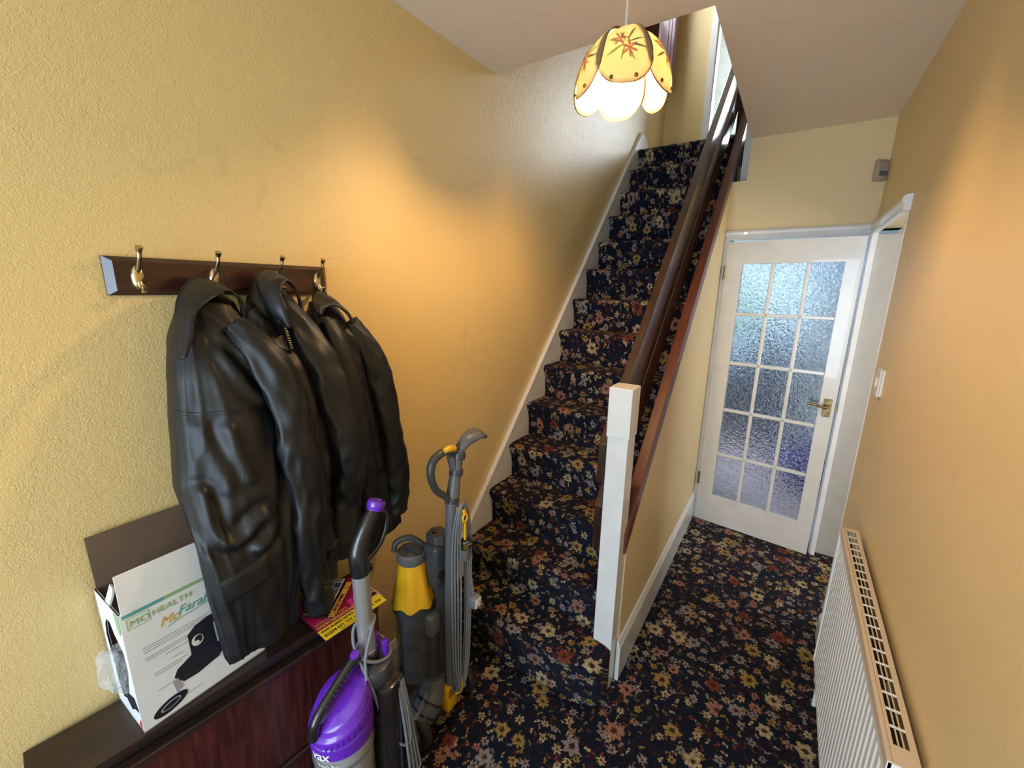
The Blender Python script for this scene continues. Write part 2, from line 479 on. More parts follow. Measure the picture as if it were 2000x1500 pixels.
def frame_M(o, u, v):
    """matrix taking (a, b, c) -> o + a*u + b*v + c*(u x v)"""
    u = Vector(u).normalized(); v = Vector(v); v = (v - u * v.dot(u)).normalized(); w_ = u.cross(v)
    return Matrix(((u.x, v.x, w_.x, o[0]), (u.y, v.y, w_.y, o[1]), (u.z, v.z, w_.z, o[2]), (0, 0, 0, 1)))
def poly2(M, pts, d0=0.0004, d1=0.0009):
    bm = BM(); prism(bm, pts, 'z', d0, d1); bm.transform(M); return bm
def text_bm(s, size, M, shear=0.0, depth=0.0004, offset=0.0, align='LEFT', xs=1.0, lift=0.001):
    cu = bpy.data.curves.new('t', 'FONT'); cu.body = s; cu.size = size; cu.shear = shear; cu.offset = offset
    cu.align_x = align; cu.extrude = depth / 2; cu.resolution_u = 3
    ob = bpy.data.objects.new('t', cu); COL.objects.link(ob)
    bpy.context.view_layer.update()
    me = bpy.data.meshes.new_from_object(ob)
    bpy.data.objects.remove(ob); bpy.data.curves.remove(cu)
    bm = BM(); bm.from_mesh(me); bpy.data.meshes.remove(me)
    bm.transform(M @ Matrix.Translation((0, 0, lift)) @ Matrix.Diagonal((xs, 1, 1, 1)))
    return bm
def set_uv(o, fn):
    me = o.data; uv = me.uv_layers.new(name='UVMap')
    for p in me.polygons:
        for li in p.loop_indices:
            uv.data[li].uv = fn(me.vertices[me.loops[li].vertex_index].co, p.normal)

# ================================================================== SETTING
XL, XR, YF, ZC = -1.231, 0.33, 3.171, 2.562
ZL = 2.757                      # landing level
o = struct('floor', bx(XL - 0.1, 1.6, -2.0, YF + 0.06, -0.1, 0.0), 'carpet')
set_uv(o, lambda c, n: (c.x, c.y) if abs(n.z) > 0.5 else (c.x + c.y, c.z))
# left wall, with the landing window cut out
bm = BM()
box(bm, XL - 0.1, XL, -2.0, 3.66, 0, 5.0)
box(bm, XL - 0.1, XL, 3.66, 4.18, 0, 3.40)
box(bm, XL - 0.1, XL, 3.66, 4.18, 4.6, 5.0)
box(bm, XL - 0.1, XL, 4.18, 4.5, 0, 5.0)
struct('wall_left', bm, 'wallpaper')
bm = BM()
box(bm, XR, XR + 0.11, -2.0, 2.33, 0, ZC)
box(bm, XR, XR + 0.11, 2.33, YF + 0.1, 2.0, ZC)
struct('wall_right', bm, 'wallpaper_fine')
bm = BM()
box(bm, -0.428, XR + 0.11, YF, YF + 0.1, 2.0, 2.325); box(bm, -0.347, XR + 0.11, YF, YF + 0.1, 2.325, ZC)
box(bm, XL, -0.46, YF + 0.62, YF + 0.72, 0, ZL - 0.2)
box(bm, XR + 0.11, 1.7, YF, YF + 0.1, 0, ZC)
struct('wall_back', bm, 'wallpaper_fine')
bm = BM()
SL = 1.03
zc_ = lambda y: 0.640 + SL * (y - 1.5)
prism(bm, [(1.52, 0), (3.18, 0), (3.18, zc_(3.18)), (1.52, zc_(1.52))], 'x', -0.465, -0.428)
struct('wall_stair', bm, 'wallpaper_fine')
# front wall behind the photographer, glazed door opening in it
bm = BM()
box(bm, XL - 0.1, -1.08, -2.0, -1.9, 0, ZC); box(bm, 0.24, XR + 0.11, -2.0, -1.9, 0, ZC)
box(bm, -1.08, 0.24, -2.0, -1.9, 2.2, ZC); box(bm, -1.08, 0.24, -2.0, -1.9, 0, 0.3)
struct('wall_front', bm, 'wallpaper_fine')
bm = BM()
for x in (-1.08, -0.43, 0.19): box(bm, x, x + 0.05, -1.98, -1.91, 0.3, 2.2)
box(bm, -1.08, 0.24, -1.98, -1.91, 0.3, 0.36); box(bm, -1.08, 0.24, -1.98, -1.91, 2.14, 2.2)
struct('window_3', bm, 'white_gloss')
bm = BM()
box(bm, XL - 0.1, XR + 0.11, -2.0, 1.708, ZC, ZL)
box(bm, -0.347, XR + 0.11, 1.708, YF + 0.5, ZC, ZL)
struct('ceiling', bm, 'ceiling_paper')

# skirtings
def skirting(name, poly, axis, a, b, mat='white_gloss'):
    bm = BM(); prism(bm, poly, axis, a, b)
    return struct(name, bm, mat)
sk = [(0, 0), (0.016, 0), (0.016, 0.145), (0.011, 0.152), (0.013, 0.160), (0.007, 0.172), (0, 0.175)]
skirting('baseboard_left', [(XL + a, z) for a, z in sk], 'y', -1.9, 1.30)
skirting('baseboard_stair', [(-0.428 + a, z * 1.12) for a, z in sk], 'y', 1.5, 3.15)
skirting('baseboard_right', [(XR - a, z * 0.75) for a, z in sk], 'y', -1.9, 2.30)

# far door frame and architraves
hd = [(0, 0), (0.020, 0.0), (0.024, 0.012), (0.018, 0.02), (0.030, 0.034), (0.030, 0.048), (0.022, 0.060), (0, 0.062)]
bm = BM()
prism(bm, [(YF - a, 1.968 + z) for a, z in hd], 'x', -0.426, XR - 0.001)
struct('trim_1', bm, 'white_gloss')
bm = BM()
prism(bm, [(XR - a, 1.968 + z) for a, z in hd], 'y', 2.30, YF - 0.001)
struct('trim_2', bm, 'white_gloss')
bm = BM()
prism(bm, [(XR + 0.004, 3.165), (0.312, 3.165), (0.304, 3.150), (0.308, 3.135), (0.300, 3.120), (0.300, 3.095), (0.306, 3.085), (0.310, 3.075), (XR + 0.004, 3.075)], 'z', 0.0, 1.968)
struct('trim_3', bm, 'white_gloss')
struct('trim_4', bx(-0.426, -0.396, YF - 0.03, YF + 0.05, 0, 1.968), 'white_gloss')
bm = BM(); box(bm, XR - 0.004, XR + 0.115, 2.318, 2.332, 0, 1.968)
struct('trim_5', bm, 'white_gloss')
struct('trim_6', bx(-0.398, -0.347, 3.272, 3.29, 2.2, ZL), 'plaster_white')

# open white door leaf of the room on the right
d2 = struct('door_2', bx(XR + 0.005, XR + 0.77, YF - 0.075, YF - 0.035, 0.012, 1.965, bev=0.003), 'grey_door')
obj('door_handle', lt([(0.0, 0), (0.022, 0.001), (0.022, 0.006), (0.010, 0.010), (0.010, 0.03), (0.026, 0.04), (0.028, 0.055), (0.0, 0.066)], (XR + 0.70, YF - 0.075, 1.0), (0, -1, 0)), 'old_brass', d2, 40)
# small dim room beyond that doorway
bm = BM()
box(bm, 1.6, 1.7, 1.3, YF + 0.1, 0, ZC); box(bm, XR + 0.11, 1.7, 1.2, 1.3, 0, ZC)
struct('wall_side_room', bm, 'wallpaper_fine')
sw_ = struct('added_side_pane', bx(1.585, 1.598, 1.6, 2.9, 0.8, 2.1), 'daylight_pane')  # unseen glowing pane added to go with the side room lamp
bm = BM()
for y in (1.6, 2.22, 2.85): box(bm, 1.57, 1.6, y, y + 0.05, 0.8, 2.1)
obj('window_frame', bm, 'white_gloss', sw_)
struct('ceiling_side_room', bx(XR + 0.11, 1.7, 1.2, YF + 0.1, ZC, ZL), 'ceiling_paper')

# ------------------------------------------------------------------ upstairs
YE = 4.40
bm = BM()
box(bm, XL, -0.865, YE, YE + 0.1, ZL, 5.0)
box(bm, -0.865, -0.10, YE, YE + 0.1, 4.75, 5.0)
box(bm, -0.10, 1.1, YE, YE + 0.1, ZL, 5.0)
struct('wall_landing_end', bm, 'wallpaper')
bm = BM()
box(bm, 1.0, 1.1, 1.6, YE, ZL, 5.0); box(bm, -0.347, 1.1, 1.6, 1.708, ZL, 5.0); box(bm, XL, -0.347, 1.6, 1.708, ZL, 5.0)
struct('wall_landing', bm, 'wallpaper_fine')
struct('ceiling_landing', bx(XL - 0.1, 1.1, 1.6, 6.4, 5.0, 5.1), 'ceiling_paper')
o = struct('floor_landing', bx(-0.347, 1.1, 1.708, YE, ZL - 0.006, ZL + 0.006), 'carpet')
set_uv(o, lambda c, n: (c.x, c.y))
o = struct('floor_landing_end', bx(XL, -0.347, 3.86, YE, ZL - 0.19, ZL), 'carpet')
set_uv(o, lambda c, n: (c.x, c.y))
bm = BM()
for x0, x1, dy in ((-0.895, -0.845, 0.025), (-0.865, -0.835, 0.012)):
    box(bm, x0, x1, YE - dy, YE + 0.1, ZL, 4.75, bev=0.004)
box(bm, -0.12, -0.06, YE - 0.02, YE + 0.1, ZL, 4.75, bev=0.004)
box(bm, -0.895, -0.06, YE - 0.02, YE + 0.1, 4.75, 4.80, bev=0.004)
struct('trim_7', bm, 'white_gloss')
# bathroom beyond
struct('floor_bathroom', bx(XL, 1.1, YE, 6.4, ZL - 0.1, ZL), 'bath_tile')
bm = BM()
box(bm, XL - 0.05, XL + 0.05, YE + 0.1, 6.4, ZL, 5.0); box(bm, 1.0, 1.1, YE + 0.1, 6.4, ZL, 5.0)
box(bm, XL, -0.5, 6.3, 6.4, ZL, 5.0); box(bm, 0.6, 1.1, 6.3, 6.4, ZL, 5.0)
box(bm, -0.5, 0.6, 6.3, 6.4, ZL, 3.4); box(bm, -0.5, 0.6, 6.3, 6.4, 4.5, 5.0)
bt = struct('wall_bathroom', bm, 'bath_white')
k = 0
tbm = bx(-0.096, 0.096, -0.004, 0.004, -0.096, 0.096, bev=0.002, seg=1)
tme = bpy.data.meshes.new('tile'); tbm.to_mesh(tme); tbm.free(); tme.materials.append(MATS['bath_tile'])
for i in range(4):
    for j in range(5):
        t = bpy.data.objects.new('tile', tme); COL.objects.link(t); t.parent = bt
        t.location = (XL + 0.15 + 0.2 * i, 6.297, ZL + 0.1 + 0.2 * j)
bw = struct('window_1', bx(-0.5, 0.6, 6.33, 6.36, 3.4, 4.5), 'daylight_pane')
bm = BM()
for x in (-0.5, 0.03, 0.56): box(bm, x, x + 0.04, 6.29, 6.36, 3.4, 4.5)
box(bm, -0.5, 0.6, 6.29, 6.36, 3.4, 3.44); box(bm, -0.5, 0.6, 6.29, 6.36, 4.46, 4.5)
obj('window_frame', bm, 'white_gloss', bw)
# landing window with deep dark wooden casing on the left wall
wn = struct('window_2', bx(XL - 0.055, XL - 0.045, 3.66, 4.18, 3.40, 4.6), 'daylight_pane')
obj('jamb', bx(XL - 0.04, XL + 0.125, 3.60, 3.665, 3.34, 4.66, bev=0.006), 'window_wood', wn)
bm = BM(); box(bm, XL - 0.04, XL + 0.095, 4.175, 4.235, 3.34, 4.66, bev=0.006)
for k in range(3): box(bm, XL + 0.02 + 0.026 * k, XL + 0.034 + 0.026 * k, 4.169, 4.178, 3.345, 4.655, bev=0.002)
obj('jamb', bm, 'window_wood', wn)
obj('sill', bx(XL - 0.04, XL + 0.075, 3.66, 4.18, 3.36, 3.40, bev=0.005), 'window_wood', wn)
obj('head', bx(XL - 0.04, XL + 0.075, 3.66, 4.18, 4.6, 4.66, bev=0.005), 'window_wood', wn)

# ================================================================== STAIRCASE
RISE, GOING = 0.1954, 0.1834
yn = lambda n: 1.462 + GOING * (n - 2)
zn = lambda n: 0.2172 + RISE * (n - 1)
st = thing('staircase', (-0.85, 1.28, 0), 'straight staircase with dark floral carpet, brown board rails and white newel post', 'staircase')
def step_profile(yf, z, zb, back, r=0.024):
    pts = [(back, z)]
    for k in range(7):
        a = PI / 2 + k * (PI * 0.62) / 6
        pts.append((yf + r + r * math.cos(a), z - r + r * math.sin(a)))
    pts += [(yf + 0.016, z - 0.055), (yf + 0.026, z - 0.085), (yf + 0.030, zb), (back, zb)]
    return pts
def loft(bm, secs):
    """secs: list of lists of 3-D points (closed polygons)"""
    R = [[bm.verts.new(p) for p in s] for s in secs]
    n = len(secs[0])
    for a, b_ in zip(R[:-1], R[1:]):
        for i in range(n):
            bm.faces.new((a[i], a[(i + 1) % n], b_[(i + 1) % n], b_[i]))
    bm.faces.new(R[0][::-1]); bm.faces.new(R[-1])
    return bm
arc = 0.0
for n in range(1, 15):
    z = zn(n); zb = 0.0 if n == 1 else zn(n - 1)
    back = yn(n) + GOING + (0.034 if n < 14 else 0.10)
    secs = []
    if n == 1:
        xc, Rr = -0.53, 0.098
        xs = [-1.213, -1.0, -0.8, -0.62, -0.53] + [xc + Rr * math.sin(a * PI / 2 / 7) for a in range(1, 8)]
        for x in xs:
            dy = 0 if x <= xc else Rr * 0.8 - 0.8 * math.sqrt(max(0, Rr * Rr - (x - xc) ** 2))
            bk = back if x < -0.525 else 1.432
            zt = z if x <= xc else z - 0.02 * ((x - xc) / Rr) ** 3
            secs.append([(x, y, zz) for y, zz in step_profile(yn(1) + dy, zt, zb, bk)])
    else:
        for i in range(13):
            x = -1.213 + (1.213 - 0.471) * i / 12
            wob = 0.003 * math.sin(i * 1.3 + n * 2.1)
            secs.append([(x, y + (wob if k_ not in (0, len(step_profile(0, 0, 0, 0)) - 1) else 0), zz) for k_, (y, zz) in enumerate(step_profile(yn(n), z, zb, back))])
    bm = loft(BM(), secs)
    o = obj('step', bm, 'carpet', st, 50)
    base = n * (RISE + GOING) * 1.02
    M = ROOT[st.name]
    off = M.to_translation()
    y0, z0 = yn(n) - off.y, z
    set_uv(o, lambda c, nn, base=base, y0=y0, z0=z0: (c.x + off.x, base + (c.y - y0) - (z0 - c.z) + 0.03))
# wall string
t_ = lambda y: 0.452 + 1.0755 * (y - 1.454)
bm = BM()
prism(bm, [(1.30, 0), (1.62, 0), (3.9, t_(3.9) - 0.62), (3.9, ZL + 0.1), (3.82, ZL + 0.13), (3.72, t_(3.72)), (1.30, t_(1.30))], 'x', XL + 0.001, XL + 0.020)
ws = obj('wall_string', bm, 'white_gloss', st)
bm = BM()
prism(bm, [(1.30, t_(1.30) - 0.012), (3.72, t_(3.72) - 0.012), (3.72, t_(3.72) + 0.006), (1.30, t_(1.30) + 0.006)], 'x', XL + 0.001, XL + 0.026)
obj('moulding', bm, 'white_gloss', ws)
# outer string capping board (reddish brown)
bm = BM()
c0, c1 = 1.49, 3.62
prism(bm, [(c0, zc_(c0) - 0.012), (c1, zc_(c1) - 0.012), (c1 + 0.01, zc_(c1) + 0.05), (c1 - 0.02, zc_(c1 - .02) + 0.085), (c0, zc_(c0) + 0.085)], 'x', -0.468, -0.422, bev=0.003)
obj('outer_string', bm, 'string_wood', st, label='reddish brown capping board on the understairs wall')
bm = BM()
prism(bm, [(1.6, zc_(1.6) - 0.35), (3.5, zc_(3.5) - 0.35), (3.5, zc_(3.5) - 0.02), (1.6, zc_(1.6) - 0.02)], 'x', -0.470, -0.4655)
obj('string_board', bm, 'string_wood', st)
# newel
NX0, NX1, NY0, NY1 = -0.511, -0.432, 1.436, 1.522
bm = BM()
box(bm, NX0, NX1, NY0, NY1, 0, 1.115, bev=0.002)
box(bm, NX0 - 0.004, NX1 + 0.004, NY0 - 0.004, NY1 + 0.004, 1.115, 1.305, bev=0.003)
obj('newel_post', bm, 'white_gloss', st, label='white painted square newel post')
# two rail boards fixed on the stair side of the newel
def rail(zt0, zb0, mat='rail_wood'):
    bm = BM(); s = 1.03; y0, y1 = 1.455, 3.75
    zt = lambda y: zt0 + s * (y - 1.5); zb = lambda y: zb0 + s * (y - 1.5)
    prism(bm, [(y0, zb(y0)), (y0, zt(y0)), (y1, zt(y1)), (y1, zb(y1))], 'x', -0.551, -0.514, bev=0.003)
    return obj('rail_board', bm, mat, st)
rail(1.120, 0.955); rail(0.862, 0.668)
obj('landing_newel', bx(-0.52, -0.44, 3.70, 3.78, ZL, 3.9, bev=0.003), 'rail_wood', st)

# ================================================================== FAR GLAZED DOOR (slightly ajar)
A = math.radians(6.6)
hx, hy = -0.394, YF - 0.012
d1 = struct('door_1', BM(), 'white_door')
me = d1.data
Md = Matrix.Translation((hx, hy, 0)) @ Matrix.Rotation(-A, 4, 'Z')
DW, DH, DT = 0.692, 1.955, 0.036
bm = BM()
gx0, gx1, gz0, gz1 = 0.095, 0.615, 0.215, 1.820
box(bm, 0, gx0, -DT, 0, 0.006, DH); box(bm, gx1, DW, -DT, 0, 0.006, DH)
box(bm, gx0, gx1, -DT, 0, 0.006, gz0); box(bm, gx0, gx1, -DT, 0, gz1, DH)
bm.transform(Md); bm.to_mesh(me); bm.free()
bar = 0.020
pw = (gx1 - gx0 - 2 * bar) / 3; phh = (gz1 - gz0 - 4 * bar) / 5
for i in range(2):
    x = gx0 + (i + 1) * pw + i * bar
    bm = bx(x, x + bar, -DT + 0.004, -0.004, gz0, gz1, bev=0.003, seg=1); bm.transform(Md)
    obj('glazing_bar', bm, 'white_door', d1)
for j in range(4):
    z = gz0 + (j + 1) * phh + j * bar
    bm = bx(gx0, gx1, -DT + 0.004, -0.004, z, z + bar, bev=0.003, seg=1); bm.transform(Md)
    obj('glazing_bar', bm, 'white_door', d1)
for i in range(3):
    for j in range(5):
        x = gx0 + i * (pw + bar); z = gz0 + j * (phh + bar)
        bm = bx(x - 0.003, x + pw + 0.003, -0.020, -0.015, z - 0.003, z + phh + 0.003); bm.transform(Md)
        obj('pane', bm, 'stippled_glass', d1)
bm = bx(0.636, 0.676, -DT - 0.004, -DT, 0.925, 1.035, bev=0.002); bm.transform(Md)
hp = obj('handle_plate', bm, 'old_brass', d1)
bm = BM()
tube(bm, [(0.656, -DT - 0.004, 0.99), (0.656, -DT - 0.045, 0.99), (0.640, -DT - 0.052, 0.992), (0.600, -DT - 0.052, 0.998), (0.560, -DT - 0.050, 1.004)], [0.009, 0.009, 0.009, 0.007, 0.008], 10)
bm.transform(Md); obj('lever', bm, 'old_brass', hp, 40)
bm = tb([(0.600, 0.03, 0.998), (0.560, 0.032, 1.01)], [0.007, 0.008], 8); bm.transform(Md); obj('lever', bm, 'old_brass', hp, 40)
bm = bx(DW, DW + 0.012, -0.025, -0.012, 0.97, 1.0, bev=0.002); bm.transform(Md); obj('latch', bm, 'old_brass', d1)
for z in (0.28, 1.72):
    bm = lt([(0.007, 0), (0.007, 0.09)], (-0.004, -DT - 0.003, z), (0, 0, 1), 10); bm.transform(Md); obj('hinge', bm, 'old_brass', d1, 40)

# ------------------------------------------------------------------ kitchen seen through the stippled glass
KX0, KX1, KY1 = -1.5, 1.4, 5.6
struct('floor_kitchen', bx(KX0, KX1, YF + 0.06, KY1 + 0.1, -0.1, 0.0), 'kitchen_floor')
bm = BM()
box(bm, KX0 - 0.1, KX0, YF + 0.72, KY1 + 0.1, 0, 2.45); box(bm, KX1, KX1 + 0.1, YF + 0.1, KY1 + 0.1, 0, 2.45)
box(bm, KX0, KX1, KY1, KY1 + 0.1, 0, 1.15); box(bm, KX0, KX1, KY1, KY1 + 0.1, 2.1, 2.45)
box(bm, KX0, -1.2, KY1, KY1 + 0.1, 1.15, 2.1); box(bm, 0.12, KX1, KY1, KY1 + 0.1, 1.15, 2.1)
struct('wall_kitchen', bm, 'kitchen_wall')
bm = BM(); box(bm, -0.46, KX1, YF + 0.1, 3.89, 2.20, 2.28); box(bm, KX0, KX1, 3.89, KY1 + 0.1, 2.20, 2.28)
struct('ceiling_kitchen', bm, 'plaster_white')
struct('wall_kitchen_side', bx(-0.50, -0.457, 3.272, 3.79, 0, 2.20), 'kitchen_wall')
bm = BM()
for x in (-1.2, -0.62, -0.22, 0.07): box(bm, x, x + 0.05, KY1 + 0.02, KY1 + 0.07, 1.15, 2.1)
box(bm, -1.2, 0.12, KY1 + 0.02, KY1 + 0.07, 1.15, 1.2); box(bm, -1.2, 0.12, KY1 + 0.02, KY1 + 0.07, 2.05, 2.1)
struct('window_4', bm, 'white_gloss')
def bushy(bm, c, rx, ry, rz, seed):
    t = BM(); bmesh.ops.create_icosphere(t, subdivisions=4, radius=1)
    for v in t.verts:
        n_ = 1 + 0.28 * noise.noise(v.co * 2.3 + Vector((seed, 0, 0))) + 0.12 * noise.noise(v.co * 7)
        v.co = Vector((v.co.x * rx * n_, v.co.y * ry * n_, v.co.z * rz * n_)) + Vector(c)
    me = bpy.data.meshes.new('t'); t.to_mesh(me); t.free(); bm.from_mesh(me); bpy.data.meshes.remove(me)
    return bm
hz = thing('garden_shrub', (-0.8, 7.4, 0), 'green garden shrub outside the kitchen window, seen through the stippled door glass', 'shrub')
obj('foliage', bushy(BM(), (-0.8, 7.4, 0.95), 0.7, 0.5, 0.75, 1), 'hedge_green', hz, 60)
obj('stem', tb([(-0.8, 7.4, 0), (-0.8, 7.4, 0.6)], 0.04), 'string_wood', hz)
struct('ground', bx(-4, 4, KY1 + 0.1, 9, -0.12, 0.0), 'hedge_green')
ku = thing('kitchen_unit', (-0.5, 5.3, 0), 'dark kitchen base unit behind the stippled door glass, under the window', 'kitchen unit')
obj('body', bx(-1.4, 0.10, 5.02, 5.59, 0.1, 0.86), 'kitchen_unit', ku)
obj('plinth', bx(-1.4, 0.10, 5.08, 5.59, 0.0, 0.1), 'worktop', ku)
for i in range(3):
    dr = obj('door', bx(-1.38 + 0.49 * i, -0.92 + 0.49 * i, 5.0, 5.02, 0.12, 0.84, bev=0.003), 'kitchen_unit', ku)
    obj('handle', bx(-0.98 + 0.49 * i, -0.965 + 0.49 * i, 4.975, 5.0, 0.6, 0.75, bev=0.003), 'chrome', dr)
obj('worktop', bx(-1.42, 0.12, 4.98, 5.59, 0.86, 0.90, bev=0.004), 'worktop', ku)
kt = thing('coffee_machine', (-0.18, 5.2, 0.90), 'dark appliance on the kitchen worktop, blurred by the stippled door glass', 'appliance')
bm = BM(); box(bm, -0.32, -0.06, 5.12, 5.40, 0.90, 1.02, bev=0.02); box(bm, -0.32, -0.06, 5.26, 5.40, 1.02, 1.24, bev=0.02)
obj('body', bm, 'worktop', kt)
obj('head', bx(-0.32, -0.06, 5.12, 5.40, 1.20, 1.34, bev=0.02), 'worktop', kt)
obj('jug', lt([(0.0, 0), (0.05, 0), (0.065, 0.05), (0.05, 0.12), (0.04, 0.13)], (-0.19, 5.19, 1.02)), 'smoky_bin', kt, 40)
fr = thing('fridge_freezer', (0.50, 5.25, 0), 'tall white fridge freezer behind the stippled door glass', 'fridge')
obj('cabinet', bx(0.18, 0.78, 5.00, 5.58, 0.02, 1.72, bev=0.01), 'fridge_white', fr)
for z0, z1 in ((0.06, 0.62), (0.64, 1.71)):
    dr = obj('door', bx(0.18, 0.78, 4.94, 4.995, z0, z1, bev=0.012), 'fridge_white', fr)
    obj('handle', bx(0.22, 0.24, 4.90, 4.94, z0 + 0.12, z0 + 0.42, bev=0.006), 'chrome', dr)
bb = thing('laundry_bag', (0.26, 4.15, 0), 'blue bag on the kitchen floor behind the stippled door glass', 'bag')
obj('body', bushy(BM(), (0.26, 4.15, 0.17), 0.17, 0.14, 0.20, 5), 'blue_fabric', bb, 60)
obj('handle', tb([(0.18, 4.15, 0.32), (0.2, 4.15, 0.42), (0.32, 4.15, 0.42), (0.34, 4.15, 0.32)], 0.012), 'blue_fabric', bb, 60)

# ================================================================== RADIATOR
rd = thing('radiator', (0.29, 1.39, 0.15), 'white ribbed panel radiator with cream slotted top grille on the right wall', 'radiator')
RY0, RY1, RZ0, RZ1, RXF, RXB = 0.905, 1.868, 0.19, 0.795, 0.268, 0.316
bm = BM()
pitch = 0.0333; nf = int((RY1 - RY0 - 0.03) / pitch)
pts = []
y = RY0 + 0.012
pts.append((RXF + 0.004, y))
for i in range(nf):
    for a, d in ((0.10, 0.004), (0.22, 0.0), (0.72, 0.0), (0.84, 0.004)):
        pts.append((RXF + d, y + a * pitch))
    y += pitch
pts += [(RXF + 0.004, RY1 - 0.008), (RXF + 0.014, RY1 - 0.008), (RXF + 0.014, RY0 + 0.012)]
prism(bm, pts, 'z', RZ0 + 0.02, RZ1 - 0.045)
obj('ribbed_panel', bm, 'radiator_white', rd)
for za, zb_ in ((RZ0, RZ0 + 0.022), (RZ1 - 0.048, RZ1 - 0.022)):
    obj('panel_seam', bx(RXF - 0.001, RXF + 0.014, RY0 + 0.005, RY1 - 0.002, za, zb_, bev=0.004), 'radiator_white', rd)
obj('convector', bx(RXF + 0.015, RXB - 0.008, RY0 + 0.02, RY1 - 0.02, RZ0 + 0.03, RZ1 - 0.05), 'dark_void', rd)
obj('top_lip', bx(RXF - 0.003, RXF + 0.006, RY0, RY1, RZ1 - 0.026, RZ1, bev=0.002), 'radiator_cream', rd)
for y in (RY0, RY1 - 0.004):
    obj('end_cap', bx(RXF - 0.003, RXB, y, y + 0.004, RZ0, RZ1 - 0.002, bev=0.001), 'radiator_white', rd)
bm = BM()
g0, g1 = RY0 + 0.045, RY1 - 0.02
box(bm, RXF + 0.006, RXF + 0.012, RY0, RY1, RZ1 - 0.003, RZ1); box(bm, RXB - 0.011, RXB, RY0, RY1, RZ1 - 0.003, RZ1)
box(bm, RXF + 0.012, RXB - 0.011, RY0, g0, RZ1 - 0.003, RZ1); box(bm, RXF + 0.012, RXB - 0.011, g1, RY1, RZ1 - 0.003, RZ1)
gr = obj('grille', bm, 'radiator_cream', rd)
wdt = (RXB - 0.011) - (RXF + 0.012)
for i in (1, 2):
    x = RXF + 0.012 + wdt * i / 3
    obj('long_bar', bx(x - 0.0011, x + 0.0011, g0, g1, RZ1 - 0.003, RZ1), 'radiator_cream', gr)
cm = None
ncb = 20
for i in range(1, ncb):
    y = g0 + (g1 - g0) * i / ncb
    if cm is None:
        bm = bx(RXF + 0.012, RXB - 0.011, -0.002, 0.002, RZ1 - 0.0025, RZ1 + 0.0008)
        first = obj('cross_bar', bm, 'radiator_white', gr); cm = first.data
        first.location = (0, y, 0); 
        continue
    c = first.copy(); COL.objects.link(c); c.parent = gr; c.location = (0, y, 0)
obj('bracket', bx(RXB, XR - 0.001, 1.2, 1.24, 0.3, 0.7), 'radiator_white', rd)
obj('bracket', bx(RXB, XR - 0.001, 1.6, 1.64, 0.3, 0.7), 'radiator_white', rd)
for y in (RY0 + 0.02, RY1 - 0.02):
    obj('pipe', tb([(0.295, y, 0.0), (0.295, y, RZ0 + 0.02)], 0.008, 10), 'radiator_white', rd, 40)
    obj('valve', lt([(0.0, 0), (0.016, 0), (0.018, 0.03), (0.012, 0.04), (0.0, 0.041)], (0.295, y, 0.11), seg=14), 'white_plastic', rd, 40)

# light switch on the right wall
sw = thing('light_switch', (XR, 2.115, 1.262), 'white plastic light switch on the right wall beside the doorway', 'light switch')
obj('back_box', bx(XR - 0.010, XR, 2.078, 2.152, 1.262, 1.366, bev=0.003), 'white_plastic', sw)
obj('plate', bx(XR - 0.017, XR - 0.010, 2.076, 2.154, 1.260, 1.368, bev=0.003), 'white_plastic', sw)
obj('rocker', bx(XR - 0.023, XR - 0.016, 2.104, 2.126, 1.296, 1.332, bev=0.002), 'white_plastic', sw)
# alarm sensor in the corner
ps = thing('motion_sensor', (0.30, 3.14, 2.245), 'off-white alarm motion sensor in the corner above the glazed door', 'sensor')
Mp = Matrix.Translation((0.300, 3.138, 2.245)) @ Matrix.Rotation(math.radians(38), 4, 'Z')
bm = BM(); prism(bm, [(-0.020, 0), (0.006, 0), (0.012, 0.02), (0.013, 0.045), (0.010, 0.09), (-0.002, 0.106), (-0.020, 0.106)], 'x', -0.030, 0.030, bev=0.003)
bm.transform(Matrix.Translation((0.300, 3.138, 2.245)) @ Matrix.Rotation(math.radians(180 + 38), 4, 'Z')); obj('housing', bm, 'aged_plastic', ps, 30)
bm = BM(); box(bm, -0.024, 0.024, 0.011, 0.015, 0.022, 0.046, bev=0.002)
bm.transform(Matrix.Translation((0.300, 3.138, 2.245)) @ Matrix.Rotation(math.radians(180 + 38), 4, 'Z')); obj('lens', bm, 'mid_grey_plastic', ps, 30)
obj('cable', tb([(0.322, 3.16, 2.245), (0.326, 3.163, 2.15), (0.322, 3.162, 2.035)], 0.0018, 6), 'wallpaper_fine', ps)

# ================================================================== PENDANT LAMP
LC = Vector((-0.497, 1.312, 2.226))
lp = thing('pendant_lamp', (LC.x, LC.y, ZC), 'lit pendant lamp with floral scalloped cream shade hanging from the hall ceiling', 'lamp')
obj('ceiling_rose', lt([(0.0, 0), (0.045, 0), (0.043, -0.012), (0.012, -0.026), (0.0, -0.027)], (LC.x, LC.y, ZC)), 'white_plastic', lp, 40)
obj('cord', tb([(LC.x, LC.y, ZC - 0.02), (LC.x, LC.y, LC.z + 0.135)], 0.0032, 8), 'plaster_white', lp, 40)
obj('cap', lt([(0.0, 0.018), (0.008, 0.016), (0.012, 0.004), (0.026, -0.006), (0.028, -0.010), (0.0, -0.010)], (LC.x, LC.y, LC.z + 0.124)), 'old_brass', lp, 40)
obj('lamp_holder', lt([(0.0, 0.06), (0.014, 0.06), (0.016, 0.01), (0.016, 0.0), (0.0, 0.0)], (LC.x, LC.y, LC.z + 0.06)), 'white_plastic', lp, 40)
